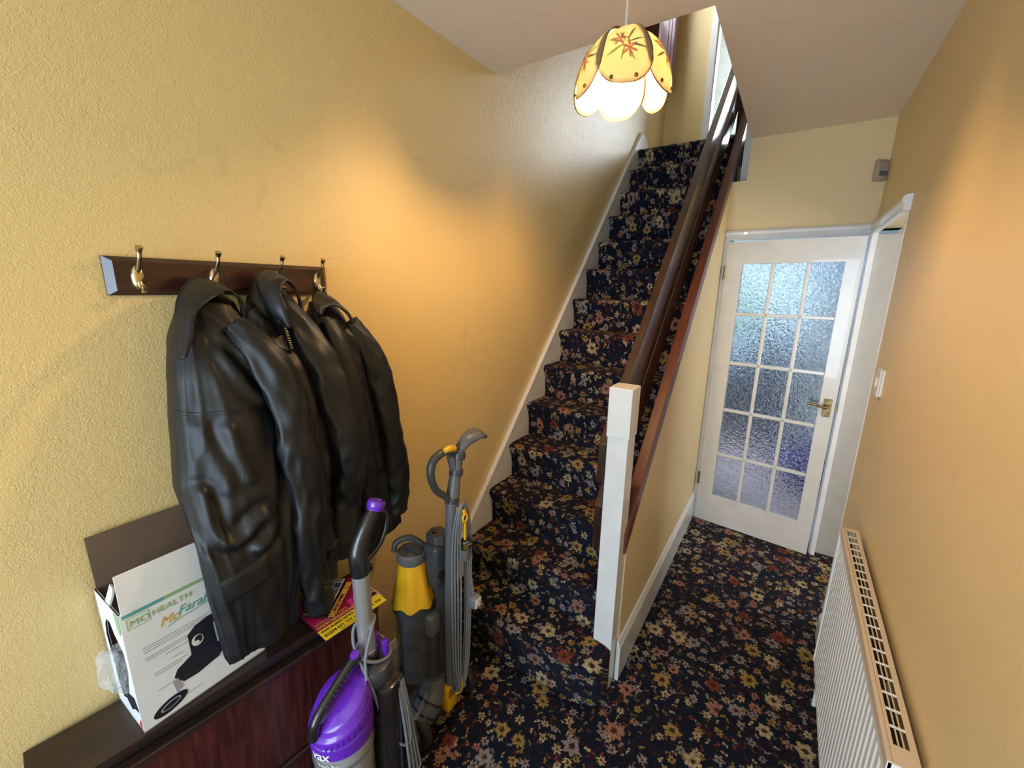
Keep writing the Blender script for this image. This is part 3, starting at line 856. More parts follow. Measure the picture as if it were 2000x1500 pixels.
obj('bulb', lt([(0.0, 0.062), (0.012, 0.058), (0.015, 0.04), (0.028, 0.012), (0.030, -0.002), (0.026, -0.018), (0.014, -0.029), (0.0, -0.032)], (LC.x, LC.y, LC.z + 0.005)), 'bulb_glow', lp, 60)
RS, HS = 0.130, 0.160
LR = Vector((LC.x, LC.y, LC.z - 0.036))       # rim centre
def dome(az, t, off=0.0):
    """t 0 at the crown, 1 at the rim"""
    a = t * PI / 2 * 1.06
    r = RS * math.sin(a) ** 0.92 + off * math.sin(a); z = HS * math.cos(a) + off * math.cos(a)
    return LR + Vector((r * math.cos(az), r * math.sin(az), z))
def dnorm(az, t):
    a = t * PI / 2 * 1.06
    return Vector((math.sin(a) * math.cos(az), math.sin(a) * math.sin(az), math.cos(a))).normalized()
NP = 6
AZ0 = math.radians(-70)
def decal(name, parent, az, t, shape, mat, off):
    """flat print lying on the panel: shape in (around, down) metres"""
    c = dome(az, t, off); bm = BM(); vs = []
    for a, b_ in shape:
        tt = t + b_ / 0.21; rr = max(0.03, RS * math.sin(min(1, tt) * PI / 2))
        vs.append(bm.verts.new(dome(az + a / rr, tt, off)))
    ctr = bm.verts.new(c)
    for k in range(len(vs)): bm.faces.new((ctr, vs[k], vs[(k + 1) % len(vs)]))
    return obj(name, bm, mat, parent)
def petals(n, size, k0=0.0):
    return [((0.55 + 0.45 * math.cos(n * x)) * size * math.cos(x + k0), (0.55 + 0.45 * math.cos(n * x)) * size * math.sin(x + k0)) for x in [2 * PI * i / (n * 6) for i in range(n * 6)]]
def leaf(ang, ln, wd, r0=0.0):
    P = [(r0 + ln * k / 8, wd * math.sin(PI * k / 8)) for k in range(9)] + [(r0 + ln * k / 8, -wd * math.sin(PI * k / 8)) for k in range(7, 0, -1)]
    return [(p * math.cos(ang) - q * math.sin(ang), p * math.sin(ang) + q * math.cos(ang)) for p, q in P]
for k in range(NP):
    az = AZ0 + k * 2 * PI / NP
    w_az = 2 * PI / NP * 1.16
    def fn(u, v, az=az, w_az=w_az):
        s_ = (u - 0.5) * 2
        low = 1.0 - 0.34 * (1 - math.sqrt(max(0.0, 1 - abs(s_) ** 2.4)))
        t = 0.10 + (low - 0.10) * v
        # one side of every petal rides over its neighbour
        return dome(az + s_ * w_az / 2 + 0.16 * (t - 0.6), t, 0.003 + 0.005 * s_)
    bm = BM(); grid(bm, fn, 24, 14)
    o = obj('shade_panel', bm, 'shade_glass', lp, 60)
    solidify(o, 0.0025)
    obj('edging', tube(BM(), [fn(i / 30, 1.0) for i in range(31)], 0.0016, 6, 0), 'old_brass', o, 60)
    obj('edging', tube(BM(), [fn(1.0, i / 16) for i in range(17)], 0.0013, 6, 0), 'old_brass', o, 60)
    za = az + 0.02
    for q in range(8):
        decal('printed_leaf', o, za + 0.02, 0.64, leaf(q * 0.82 + 0.2, 0.045 - 0.008 * (q % 3), 0.0028, 0.008), 'shade_leaf', 0.0075)
    decal('printed_flower', o, za - 0.12, 0.58, petals(6, 0.020), 'shade_coral', 0.0085)
    decal('printed_flower', o, za + 0.10, 0.70, petals(6, 0.021, 0.4), 'shade_coral', 0.0085)
    for s_ in (-0.20, 0.26):
        p = dome(az + s_, 0.945, 0.008 + 0.004 * s_)
        obj('rivet', lt([(0.0, 0.003), (0.004, 0.0025), (0.0055, 0.0), (0.0, -0.006)], p, dnorm(az + s_, 0.945), 10), 'old_brass', o, 60)

# ================================================================== SHOE CABINET
CA = math.radians(-5.6)
CL, CD, CH = 0.745, 0.150, 0.678
cb = thing('shoe_cabinet', (XL + 0.004, 0.017, 0), 'low dark mahogany shoe cabinet with tilt front standing against the left wall', 'cabinet', rotz=CA)
def cl(*a, **k): return bx(*a, **k)
obj('top', bx(0, CD + 0.002, -0.004, CL + 0.004, CH - 0.020, CH, bev=0.002), 'cabinet_top_wood', cb, local=True)
for y in (0, CL - 0.018):
    obj('side_panel', bx(0, CD - 0.006, y, y + 0.018, 0, CH - 0.020), 'cabinet_front_wood', cb, local=True)
obj('back_panel', bx(0, 0.006, 0.018, CL - 0.018, 0.02, CH - 0.02), 'dark_void', cb, local=True)
obj('rail', bx(0.02, CD - 0.02, 0.018, CL - 0.018, CH - 0.055, CH - 0.020), 'dark_void', cb, local=True)
for z0, z1 in ((0.335, CH - 0.040), (0.04, 0.325)):
    fl = obj('tilt_front', bx(CD - 0.004, CD + 0.016, 0.002, CL - 0.002, z0, z1, bev=0.003), 'cabinet_front_wood', cb, local=True)
    obj('front_lip', bx(CD - 0.006, CD + 0.022, 0.002, CL - 0.002, z1 - 0.014, z1 + 0.002, bev=0.003), 'cabinet_top_wood', fl, local=True)
obj('plinth', bx(0.01, CD - 0.01, 0.018, CL - 0.018, 0, 0.04), 'cabinet_top_wood', cb, local=True)

# ================================================================== AIR FRYER BOX
bo = thing('cardboard_box', (-1.063, 0.17, CH), 'open white printed air fryer box with brown inside, standing on the shoe cabinet', 'box', rotz=math.radians(1.5))
BW, BD, BH, BT = 0.262, 0.152, 0.302, 0.004     # along y, along -x, height
obj('front_panel', bx(-BT, 0, 0, BW, 0, BH), 'box_white', bo, local=True)
obj('back_panel', bx(-BD, -BD + BT, 0, BW, 0, BH), 'cardboard', bo, local=True)
obj('bottom_panel', bx(-BD, 0, 0, BW, 0, BT), 'cardboard', bo, local=True)
obj('end_panel', bx(-BD, 0, BW - BT, BW, 0, BH), 'cardboard', bo, local=True)
# near end panel with torn hand hole
bm = BM()
outer = [(-BD, 0), (0, 0), (0, BH), (-BD, BH)]
hole = []
for k in range(16):
    a = 2 * PI * k / 16
    rr = 1 + 0.16 * math.sin(3 * a + 1) + 0.08 * math.sin(5 * a)
    hole.append((-BD * 0.52 + 0.050 * rr * math.cos(a), BH * 0.50 + 0.102 * rr * math.sin(a)))
def ringpt(a):
    c, s = math.cos(a), math.sin(a)
    t = min((BD / 2) / abs(c) if abs(c) > 1e-6 else 9, (BH / 2) / abs(s) if abs(s) > 1e-6 else 9)
    return (-BD / 2 + c * t, BH / 2 + s * t)
outr = [ringpt(2 * PI * k / 16) for k in range(16)]
for yy in (0.0, BT):
    A_ = [bm.verts.new((p[0], yy, p[1])) for p in outr]; B_ = [bm.verts.new((p[0], yy, p[1])) for p in hole]
    for k in range(16):
        bm.faces.new((A_[k], A_[(k + 1) % 16], B_[(k + 1) % 16], B_[k]))
    # corners
    for cx, cz in outer:
        near = sorted(range(16), key=lambda k: (outr[k][0] - cx) ** 2 + (outr[k][1] - cz) ** 2)[:2]
        bm.faces.new((bm.verts.new((cx, yy, cz)), A_[near[0]], A_[near[1]]))
obj('near_end_panel', bm, 'box_white', bo, local=True)
# flaps
bm = BM(); box(bm, -BT, 0, 0.004, BW - 0.002, 0, 0.092)
bm.transform(Matrix.Translation((0, 0, BH)) @ Matrix.Rotation(math.radians(3), 4, 'Y')); obj('front_flap', bm, 'box_white', bo, local=True)
bm = BM(); box(bm, 0, BT, 0.004, BW - 0.002, 0, 0.122)
bm.transform(Matrix.Translation((-BD, 0, BH)) @ Matrix.Rotation(math.radians(-3), 4, 'Y')); obj('back_flap', bm, 'cardboard', bo, local=True)
bm = BM(); prism(bm, [(-0.055, 0), (-0.03, 0), (-0.03, 0.030), (-0.036, 0.038), (-0.055, 0.040)], 'y', 0, BT)
bm.transform(Matrix.Translation((-0.03, 0, BH - 0.005)) @ Matrix.Rotation(math.radians(-20), 4, 'X')); obj('side_flap', bm, 'box_white', bo, local=True)
# printing on the front: frame with u along +y, v up, normal +x
Mf = ROOT[bo.name] @ frame_M((0.0002, 0, 0), (0, 1, 0), (0, 0, 1))
def pr(name, pts, mat, d=0.0): obj(name, poly2(Mf, pts, 0.0003 + d, 0.0008 + d), mat, bo)
def pe(name, cx, cy, rx, ry, mat, d=0.0, rot=0.0, n=28):
    pr(name, [(cx + rx * math.cos(2 * PI * k / n) * math.cos(rot) - ry * math.sin(2 * PI * k / n) * math.sin(rot), cy + rx * math.cos(2 * PI * k / n) * math.sin(rot) + ry * math.sin(2 * PI * k / n) * math.cos(rot)) for k in range(n)], mat, d)
pr('printed_stripe', [(0.004, BH - 0.002), (0.004, BH - 0.010), (0.075, BH - 0.010), (0.075, BH - 0.002)], 'print_teal')
pr('printed_stripe', [(0.075, BH - 0.002), (0.075, BH - 0.010), (BW, BH - 0.010), (BW, BH - 0.002)], 'print_green')
obj('lettering', text_bm('MO', 0.021, Mf @ Matrix.Translation((0.012, 0.267, 0)), 0, xs=1.05), 'print_green', bo)
for a, b_, c, d in ((0.0085, 0.0095, 0.262, 0.288), (0.046, 0.047, 0.262, 0.288), (0.0085, 0.047, 0.2615, 0.2625), (0.0085, 0.047, 0.2875, 0.2885)):
    pr('printed_frame', [(a, c), (b_, c), (b_, d), (a, d)], 'print_green')
obj('lettering', text_bm('HEALTH', 0.019, Mf @ Matrix.Translation((0.050, 0.268, 0)), 0, xs=1.05), 'print_green', bo)
obj('lettering', text_bm('Mo', 0.030, Mf @ Matrix.Translation((0.058, 0.231, 0)), 0.35, xs=0.95), 'print_orange', bo)
obj('lettering', text_bm('Farah', 0.030, Mf @ Matrix.Translation((0.092, 0.237, 0)), 0.35, xs=0.95), 'print_teal', bo)
obj('printed_flourish', tube(BM(), [Mf @ Vector(p) for p in ((0.072, 0.224, 0.0006), (0.095, 0.229, 0.0006), (0.125, 0.231, 0.0006), (0.155, 0.240, 0.0006), (0.160, 0.262, 0.0006))], 0.0009, 5, 5), 'print_teal', bo)
random.seed(3)
for (x0, z, ln) in ((0.025, 0.202, 0.15), (0.025, 0.196, 0.15), (0.025, 0.190, 0.12), (0.025, 0.176, 0.09), (0.025, 0.170, 0.085), (0.06, 0.160, 0.05), (0.035, 0.128, 0.06), (0.035, 0.122, 0.05), (0.07, 0.142, 0.02), (0.035, 0.082, 0.03), (0.075, 0.028, 0.04), (0.14, 0.072, 0.05)):
    pr('printed_text_line', [(x0, z), (x0 + ln, z), (x0 + ln, z + 0.0016), (x0, z + 0.0016)], 'print_text')
# fryer picture
pr('printed_fryer', [(0.103, 0.175), (0.120, 0.190), (0.150, 0.197), (0.190, 0.192), (0.200, 0.150), (0.195, 0.110), (0.165, 0.092), (0.104, 0.118)], 'print_navy')
pr('printed_fryer_side', [(0.158, 0.115), (0.155, 0.172), (0.192, 0.176), (0.197, 0.130), (0.185, 0.108)], 'print_silver', 0.0006)
pr('printed_drawer', [(0.066, 0.090), (0.074, 0.106), (0.105, 0.122), (0.160, 0.112), (0.176, 0.095), (0.155, 0.074), (0.110, 0.064), (0.082, 0.066)], 'print_navy', 0.0004)
pr('printed_grip', [(0.066, 0.050), (0.062, 0.082), (0.072, 0.086), (0.078, 0.054)], 'print_grey', 0.0008)
pe('printed_dial', 0.120, 0.150, 0.012, 0.014, 'print_white', 0.0006); pe('printed_dial', 0.122, 0.152, 0.008, 0.010, 'print_navy', 0.0010); pe('printed_dial', 0.118, 0.145, 0.005, 0.006, 'print_white', 0.0014)
pe('printed_tray', 0.052, 0.030, 0.034, 0.016, 'print_navy', 0.0, 0.25); pe('printed_tray', 0.052, 0.031, 0.020, 0.008, 'print_text', 0.0005, 0.25); pe('printed_tray', 0.052, 0.031, 0.017, 0.006, 'print_navy', 0.0009, 0.25)
pr('printed_leg', [(0.205, 0.085), (0.214, 0.085), (0.218, 0.060), (0.214, 0.046), (0.209, 0.046), (0.211, 0.062)], 'print_navy')
pr('printed_shoe', [(0.207, 0.046), (0.217, 0.048), (0.216, 0.030), (0.207, 0.024), (0.203, 0.028)], 'print_red', 0.0005)
pr('printed_shoe', [(0.228, 0.075), (0.237, 0.078), (0.238, 0.066), (0.231, 0.058), (0.226, 0.062)], 'print_red', 0.0005)
Me = ROOT[bo.name] @ frame_M((-BD, -0.0002, 0), (1, 0, 0), (0, 0, 1))
obj('printed_emblem', poly2(Me, [(BD - 0.032, BH - 0.004), (BD - 0.006, BH - 0.004), (BD - 0.006, BH - 0.040), (BD - 0.014, BH - 0.052), (BD - 0.028, BH - 0.044)], 0.0003, 0.0008), 'print_green', bo)
obj('printed_shape', poly2(Me, [(BD - 0.075, 0.05), (BD - 0.06, 0.075), (BD - 0.02, 0.085), (BD - 0.006, 0.055), (BD - 0.03, 0.05), (BD - 0.05, 0.035)], 0.0003, 0.0008), 'print_navy', bo)
obj('printed_shape', poly2(Me, [(BD - 0.022, 0.012), (BD - 0.008, 0.035), (BD - 0.006, 0.008)], 0.0003, 0.0008), 'print_red', bo)
# plastic bag bulging from the hole, blue cloth inside
def crumple(c, r, seed, amp=0.3, sub=4, fine=0.15):
    t = BM(); bmesh.ops.create_icosphere(t, subdivisions=sub, radius=1)
    for v in t.verts:
        n_ = 1 + amp * noise.noise(v.co * 1.7 + Vector((seed, 1, 3))) + fine * abs(noise.noise(v.co * 4.1 + Vector((seed, 5, 3)))) - 0.1
        v.co = Vector((v.co.x * r[0] * n_, v.co.y * r[1] * n_, v.co.z * r[2] * n_)) + Vector(c)
    return t
top('plastic_bag', crumple((-1.135, 0.172, CH + 0.135), (0.036, 0.042, 0.062), 2, 0.4), 'clear_plastic', 'crumpled clear plastic bag poking out of the torn box end', 'bag')
top('folded_cloth', crumple((-1.145, 0.225, CH + 0.19), (0.05, 0.028, 0.055), 8, 0.3), 'blue_fabric', 'dark blue cloth stuffed inside the open white box', 'cloth', smooth=60)

# ================================================================== LEAFLETS
fz = CH + 0.0012
def flyer(name, o, fr_, bl_, thick, mat, label):
    M = frame_M(o, Vector(fr_) - Vector(o), Vector(bl_) - Vector(o))
    W = (Vector(fr_) - Vector(o)).length; H = (Vector(bl_) - Vector(o)).length
    t = thing(name, tuple(o), label, 'leaflet')
    bm = BM(); box(bm, 0, W, 0, H, 0, thick); bm.transform(M)
    obj('sheet', bm, mat, t)
    return t, M, W, H
t, M, W, H = flyer('leaflet', (-0.985, 0.548, fz), (-0.968, 0.746, fz), (-1.15, 0.57, fz), 0.0008, 'print_white', 'plain white leaflet lying under the magenta and yellow flyer')
obj('printed_edge', poly2(M, [(0, 0), (W, 0), (W, 0.006), (0, 0.006)], 0.0009, 0.0012), 'print_grey', t)
t, M, W, H = flyer('leaflet', (-0.954, 0.536, fz + 0.006), (-0.940, 0.736, fz + 0.006), (-1.145, 0.549, fz + 0.006), 0.0008, 'print_magenta', 'magenta takeaway flyer with yellow phone number band overhanging the shoe cabinet')
def fp(name, pts, mat, d=0.0): obj(name, poly2(M, pts, 0.0009 + d, 0.0013 + d), mat, t)
fp('printed_band', [(0.001, 0.0), (W, 0.0), (W, 0.046), (0.001, 0.046)], 'print_yellow')
obj('lettering', text_bm('01274 571 717 / 01274 571 777', 0.0155, M @ Matrix.Translation((0.006, 0.011, 0.0012)), xs=0.92, offset=0.0003), 'print_black', t)
obj('lettering', text_bm('FOOD ALLERGY NOTICE', 0.0115, M @ Matrix.Translation((0.006, 0.031, 0.0012)), xs=0.78, offset=0.0002), 'print_black', t)
for i in range(3): fp('printed_text_line', [(0.11, 0.028 + 0.005 * i), (0.19, 0.028 + 0.005 * i), (0.19, 0.0295 + 0.005 * i), (0.11, 0.0295 + 0.005 * i)], 'print_orange', 0.0004)
fp('printed_text_line', [(0.05, 0.004), (0.14, 0.004), (0.14, 0.006), (0.05, 0.006)], 'print_black', 0.0004)
obj('lettering', text_bm('WWW.SENSATIONSBD8.CO', 0.0165, M @ Matrix.Translation((0.004, 0.051, 0.0006)), xs=0.80, offset=0.0004), 'print_orange', t)
obj('lettering', text_bm('10% DISCOUNT ON ONLINE', 0.010, M @ Matrix.Translation((0.004, 0.068, 0.0006)), xs=0.8), 'print_orange', t)
obj('lettering', text_bm('COLLECTION ORDERS', 0.009, M @ Matrix.Translation((0.004, 0.080, 0.0006)), xs=0.8), 'print_pink', t)
fp('printed_patch', [(0.12, 0.05), (0.165, 0.05), (0.165, 0.095), (0.12, 0.095)], 'print_pink')
fp('printed_patch', [(0.168, 0.052), (0.198, 0.052), (0.198, 0.062), (0.168, 0.062)], 'print_navy')
pts = [(0.180 + 0.018 * math.cos(a * 0.3), 0.064 + 0.014 * math.sin(a * 0.3)) for a in range(11)]
fp('printed_burger', pts, 'print_orange', 0.0002)
t, M, W, H = flyer('leaflet', (-1.007, 0.598, fz + 0.012), (-1.092, 0.722, fz + 0.012), (-1.093, 0.545, fz + 0.012), 0.0008, 'print_black', 'black business flyer with orange phone strip lying on the magenta flyer')
def fp(name, pts, mat, d=0.0): obj(name, poly2(M, pts, 0.0009 + d, 0.0013 + d), mat, t)
fp('printed_band', [(0.0, 0.0), (W, 0.0), (W, 0.018), (0.0, 0.018)], 'print_orange')
obj('lettering', text_bm('07522 574407', 0.0150, M @ Matrix.Translation((0.022, 0.004, 0.0012)), xs=0.85, offset=0.0003), 'print_black', t)
for cx, cy, rr in ((0.010, 0.009, 0.0075), (0.035, 0.045, 0.014), (0.09, 0.05, 0.012), (0.125, 0.009, 0.006)):
    bm = BM()
    pth = [M @ Vector((cx + rr * math.cos(2 * PI * k / 20), cy + rr * math.sin(2 * PI * k / 20), 0.0014)) for k in range(21)]
    obj('printed_ring', tube(bm, pth, 0.0008, 5, 0), 'print_black' if cy < 0.02 else 'print_white', t)
obj('lettering', text_bm('SPECIALIST', 0.010, M @ frame_M((0.012, 0.085, 0), (0, -1, 0), (1, 0, 0)) @ Matrix.Translation((-0.01, -0.006, 0.0006)), xs=0.7), 'print_orange', t)
t, M, W, H = flyer('photo_card', (-1.060, 0.634, fz + 0.018), (-1.120, 0.716, fz + 0.018), (-1.103, 0.603, fz + 0.018), 0.0008, 'print_white', 'small grey card with photo tiles on top of the black flyer')
for i in range(3):
    for j in range(2):
        a, b_ = 0.004 + i * 0.026, 0.003 + j * (H / 2 - 0.001)
        obj('printed_photo', poly2(M, [(a, b_), (a + 0.023, b_), (a + 0.023, b_ + H / 2 - 0.006), (a, b_ + H / 2 - 0.006)], 0.0009, 0.0013), 'print_photo_blue', t)
obj('printed_patch', poly2(M, [(0.082, 0.003), (0.099, 0.003), (0.099, H - 0.003), (0.082, H - 0.003)], 0.0009, 0.0013), 'print_grey', t)

# ================================================================== COAT RACK
cr = thing('coat_rack', (XL, 0.545, 1.62), 'dark mahogany wall board with four metal coat hooks on the left wall', 'coat rack')
bm = BM()
y0, y1, z0, z1, xb = 0.288, 0.802, 1.620, 1.702, XL
v = [bm.verts.new(p) for p in ((xb, y0, z0), (xb, y1, z0), (xb, y1, z1), (xb, y0, z1), (xb + 0.008, y0, z0), (xb + 0.008, y1, z0), (xb + 0.008, y1, z1), (xb + 0.008, y0, z1),
     (xb + 0.020, y0 + 0.014, z0 + 0.010), (xb + 0.020, y1 - 0.014, z0 + 0.010), (xb + 0.020, y1 - 0.014, z1 - 0.010), (xb + 0.020, y0 + 0.014, z1 - 0.010))]
for q in ((3, 2, 1, 0), (0, 1, 5, 4), (1, 2, 6, 5), (2, 3, 7, 6), (3, 0, 4, 7), (4, 5, 9, 8), (5, 6, 10, 9), (6, 7, 11, 10), (7, 4, 8, 11), (8, 9, 10, 11)):
    bm.faces.new([v[i] for i in q])
obj('board', bm, 'mahogany', cr)
HOOKS = (0.340, 0.490, 0.645, 0.765)
for hy_ in HOOKS:
    x0 = XL + 0.020
    bm = BM()
    prof = [(0.0, 0.010), (0.006, 0.009), (0.010, 0.006), (0.0125, 0.0), ]
    t = BM(); lathe(t, [(0.0125, 0.0), (0.0115, 0.004), (0.008, 0.007), (0.0, 0.008)], (0, 0, 0), (1, 0, 0), 20)
    t.transform(Matrix.Translation((x0, hy_, 1.658)) @ Matrix.Diagonal((1.2, 1.0, 2.15, 1)))
    me = bpy.data.meshes.new('t'); t.to_mesh(me); t.free(); bm.from_mesh(me); bpy.data.meshes.remove(me)
    tube(bm, [(x0 + 0.005, hy_, 1.672), (x0 + 0.018, hy_, 1.684), (x0 + 0.030, hy_, 1.698), (x0 + 0.034, hy_, 1.712), (x0 + 0.040, hy_, 1.722)], [0.0055, 0.0045, 0.0042, 0.005, 0.0075], 10)
    tube(bm, [(x0 + 0.005, hy_, 1.648), (x0 + 0.010, hy_, 1.636), (x0 + 0.020, hy_, 1.630), (x0 + 0.028, hy_, 1.634), (x0 + 0.031, hy_, 1.642)], [0.006, 0.0055, 0.005, 0.005, 0.0065], 10)
    obj('hook', bm, 'brass', cr, 50)

# ================================================================== COATS
def interp(tab, t):
    """tab rows (key, a, b, ...) sorted by key descending or ascending; smooth interpolation"""
    rows = tab if tab[0][0] < tab[-1][0] else tab[::-1]
    if t <= rows[0][0]: return rows[0][1:]
    for a, b_ in zip(rows[:-1], rows[1:]):
        if t <= b_[0]:
            s = (t - a[0]) / (b_[0] - a[0]); s = s * s * (3 - 2 * s) * 0.5 + s * 0.5
            return tuple(p + (q - p) * s for p, q in zip(a[1:], b_[1:]))
    return rows[-1][1:]
def fold(a, z, seed, k1, amp):
    """draped folds: mostly vertical ridges drifting with height, plus crumples"""
    v1 = noise.noise(Vector((math.cos(a) * k1, math.sin(a) * k1, z * 1.6 + seed)))
    v2 = noise.noise(Vector((math.cos(a) * k1 * 2.1 + z * 1.1, math.sin(a) * k1 * 2.1, z * 3.4 + seed * 2)))
    v3 = noise.noise(Vector((math.cos(a) * 3 + z * 4, math.sin(a) * 3 - z * 3, z * 9 + seed * 3)))
    r = 1 - 2 * abs(v2)
    return amp * (1.25 * v1 + 0.32 * r * abs(r) + 0.30 * v3)
def ridge_fn(lines):
    """lines: (points (y,z), height, width): creases pressed into the front of a coat"""
    L_ = [([(p.y, p.z) for p in catmull([(0, a, b_) for a, b_ in pts], 8)], h, w_) for pts, h, w_ in lines]
    def f(y, z):
        t = 0.0
        for pts, h, w_ in L_:
            d2 = 9.0; sgn = 1
            for (a, b_), (c, d) in zip(pts[:-1], pts[1:]):
                ex, ez = c - a, d - b_; q = ((y - a) * ex + (z - b_) * ez) / (ex * ex + ez * ez + 1e-12); q = max(0, min(1, q))
                dx, dz = y - a - q * ex, z - b_ - q * ez; e = dx * dx + dz * dz
                if e < d2: d2 = e; sgn = 1 if dx * ez - dz * ex > 0 else -1
            d = math.sqrt(d2)
            t += h * math.exp(-(d / w_) ** 2) - 0.6 * h * math.exp(-((d - 1.9 * w_) / w_) ** 2)
        return t
    return f
def coat_body(tab, seed, k1=2.0, amp=0.016, hem=0.0, nphi=120, nz=120, extra=None):
    """tab rows: z, y_left, y_right, x_back, x_front"""
    zt, zb = tab[0][0], tab[-1][0]
    bm = BM()
    def fn(u, v):
        a = 2 * PI * u
        z = zt + (zb - zt) * v
        yl, yr, xbk, xf = interp(tab, z)
        cy, cx = (yl + yr) / 2, (xbk + xf) / 2
        ry, rx = (yr - yl) / 2, (xf - xbk) / 2
        ca, sa = math.cos(a), math.sin(a)
        e = 0.78
        px = math.copysign(abs(ca) ** e, ca) * rx; py = math.copysign(abs(sa) ** e, sa) * ry
        g = min(1, v * 3.0)
        d = fold(a, z, seed, k1, amp) * g
        if px > 0: px += d * (0.35 + ca); 
        py *= 1 + d * 1.2
        if extra and px > 0: px += extra(cy + py, z) * min(1, ca * 2.5)
        zz = z
        if v > 0.9: zz += hem * (py / max(ry, 1e-4)) * (v - 0.9) / 0.1 + 0.010 * math.sin(3 * a + seed) * (v - 0.9) / 0.1
        return Vector((cx + px, cy + py, zz))
    grid(bm, fn, nphi, nz, closed_u=True)
    return bm
def sleeve(pts, rads, seed, sq=0.8, amp=0.010, seg=36, n=12, flat=Vector((1, 0, 0))):
    bm = BM()
    tube(bm, pts, rads, seg, n, cap=True, flat=(flat, sq))
    path = catmull(pts, n)
    bm.normal_update()
    for v_ in bm.verts:
        p = v_.co
        z = p.z
        c = min(path, key=lambda q: (q - p).length_squared)
        rel = p - c; a = math.atan2(rel.y, rel.x)
        d = amp * (0.8 * noise.noise(Vector((p.x * 14, p.y * 14, z * 5 + seed))) + 0.9 * (abs(noise.noise(Vector((math.cos(a) * 1.2 + seed, math.sin(a) * 1.2, z * 13)))) * -2 + 0.5) * 0.7)
        v_.co = p + v_.normal * d
    return bm
def on_surface(bvh, y, z, off=0.002):
    h = bvh.ray_cast(Vector((0.2, y, z)), Vector((-1, 0, 0)))
    return Vector((h[0].x + off, y, z)) if h[0] else None
def seam(name, bvh, pts, parent, r=0.0016, mat='leather'):
    P = catmull([(0, a, b_) for a, b_ in pts], 8)
    Q = [on_surface(bvh, p.y, p.z, 0.0006) for p in P]
    Q = [q for q in Q if q is not None]
    if len(Q) > 3: obj(name, tube(BM(), Q, r, 6, 0), mat, parent, 60)
def patch(name, bvh, corners, parent, lift=0.004, mat='leather', n=10):
    """draped quad: corners (y,z) x4: tl,tr,br,bl"""
    c = [Vector((0, *p)) for p in corners]
    bm = BM(); last = [None]
    def fn(u, v):
        p = c[0].lerp(c[1], u).lerp(c[3].lerp(c[2], u), v)
        e = min(u, 1 - u, v, 1 - v)
        q = on_surface(bvh, p.y, p.z, lift if e > 0.02 else 0.0005)
        if q is None: q = last[0] or Vector((-1.06, p.y, p.z))
        last[0] = q
        return q
    grid(bm, fn, n, n)
    return obj(name, bm, mat, parent, 60)
def collar(outer, inner, parent, mat='leather', n=8, thick=0.004, bulge=0.012):
    A_ = catmull(outer, n); B_ = catmull(inner, n)
    m_ = min(len(A_), len(B_))
    bm = BM()
    def fn(u, v):
        i = round(u * (m_ - 1)); p = A_[i].lerp(B_[i], v)
        return p + Vector((bulge * math.sin(PI * v) , 0, 0.004 * noise.noise(p * 30)))
    grid(bm, fn, m_ - 1, 8)
    return solidify(obj('collar', bm, mat, parent, 70), thick)
def bvh_of(bm): return BVHTree.FromBMesh(bm)

# --- first coat: long leather jacket
c1_ = thing('leather_coat', (-1.10, 0.46, 0.75), 'long black leather coat with pocket flap hanging from the second hook, over the white box', 'coat', 'black leather coats on the rack')
tab1 = [(1.640, 0.405, 0.475, -1.195, -1.150), (1.600, 0.385, 0.500, -1.20, -1.110), (1.520, 0.352, 0.520, -1.20, -1.065), (1.440, 0.338, 0.540, -1.20, -1.035), (1.320, 0.322, 0.552, -1.195, -1.010),
        (1.200, 0.305, 0.555, -1.170, -0.995), (1.130, 0.304, 0.548, -1.100, -0.985), (1.080, 0.303, 0.540, -1.048, -0.978), (0.960, 0.306, 0.520, -1.046, -0.972), (0.860, 0.314, 0.506, -1.046, -0.978), (0.790, 0.320, 0.498, -1.044, -0.985), (0.765, 0.328, 0.496, -1.043, -0.990)]
bm = coat_body(tab1, 3.1, 1.6, 0.014, hem=0.004, extra=ridge_fn([
    ([(0.328, 1.20), (0.328, 1.13), (0.345, 1.085), (0.375, 1.080), (0.405, 1.105), (0.430, 1.120), (0.446, 1.095), (0.436, 1.060), (0.408, 1.045)], 0.013, 0.013),
    ([(0.405, 1.575), (0.435, 1.53), (0.470, 1.485), (0.490, 1.43)], 0.007, 0.012),
    ([(0.420, 1.50), (0.450, 1.43), (0.485, 1.38)], 0.006, 0.012),
    ([(0.395, 1.33), (0.405, 1.27), (0.418, 1.21)], 0.007, 0.012),
    ([(0.350, 1.34), (0.365, 1.27), (0.372, 1.20)], 0.005, 0.014)]))
B1 = bvh_of(bm)
bd1 = obj('body', bm, 'leather', c1_, 80)
seam('waist_seam', B1, [(0.325, 1.378), (0.36, 1.372), (0.40, 1.372), (0.44, 1.370), (0.48, 1.362)], bd1)
seam('waist_seam', B1, [(0.325, 1.371), (0.36, 1.365), (0.40, 1.365), (0.44, 1.363), (0.48, 1.355)], bd1, 0.001)
pk = patch('pocket_flap', B1, ((0.322, 1.000), (0.425, 1.022), (0.430, 0.958), (0.332, 0.938)), c1_, 0.006)
seam('hem_seam', B1, [(0.362, 0.785), (0.40, 0.775), (0.44, 0.772)], bd1, 0.001)
bm = sleeve([(-1.075, 0.462, 1.555), (-1.035, 0.495, 1.49), (-1.0, 0.527, 1.37), (-0.985, 0.535, 1.24), (-0.985, 0.545, 1.12), (-0.975, 0.540, 1.03), (-0.985, 0.538, 0.93), (-0.990, 0.545, 0.83), (-0.995, 0.552, 0.775)], [0.026, 0.042, 0.048, 0.046, 0.043, 0.042, 0.037, 0.037, 0.040], 1.7, 0.8, 0.013)
BS = bvh_of(bm); s1 = obj('sleeve', bm, 'leather', c1_, 80)
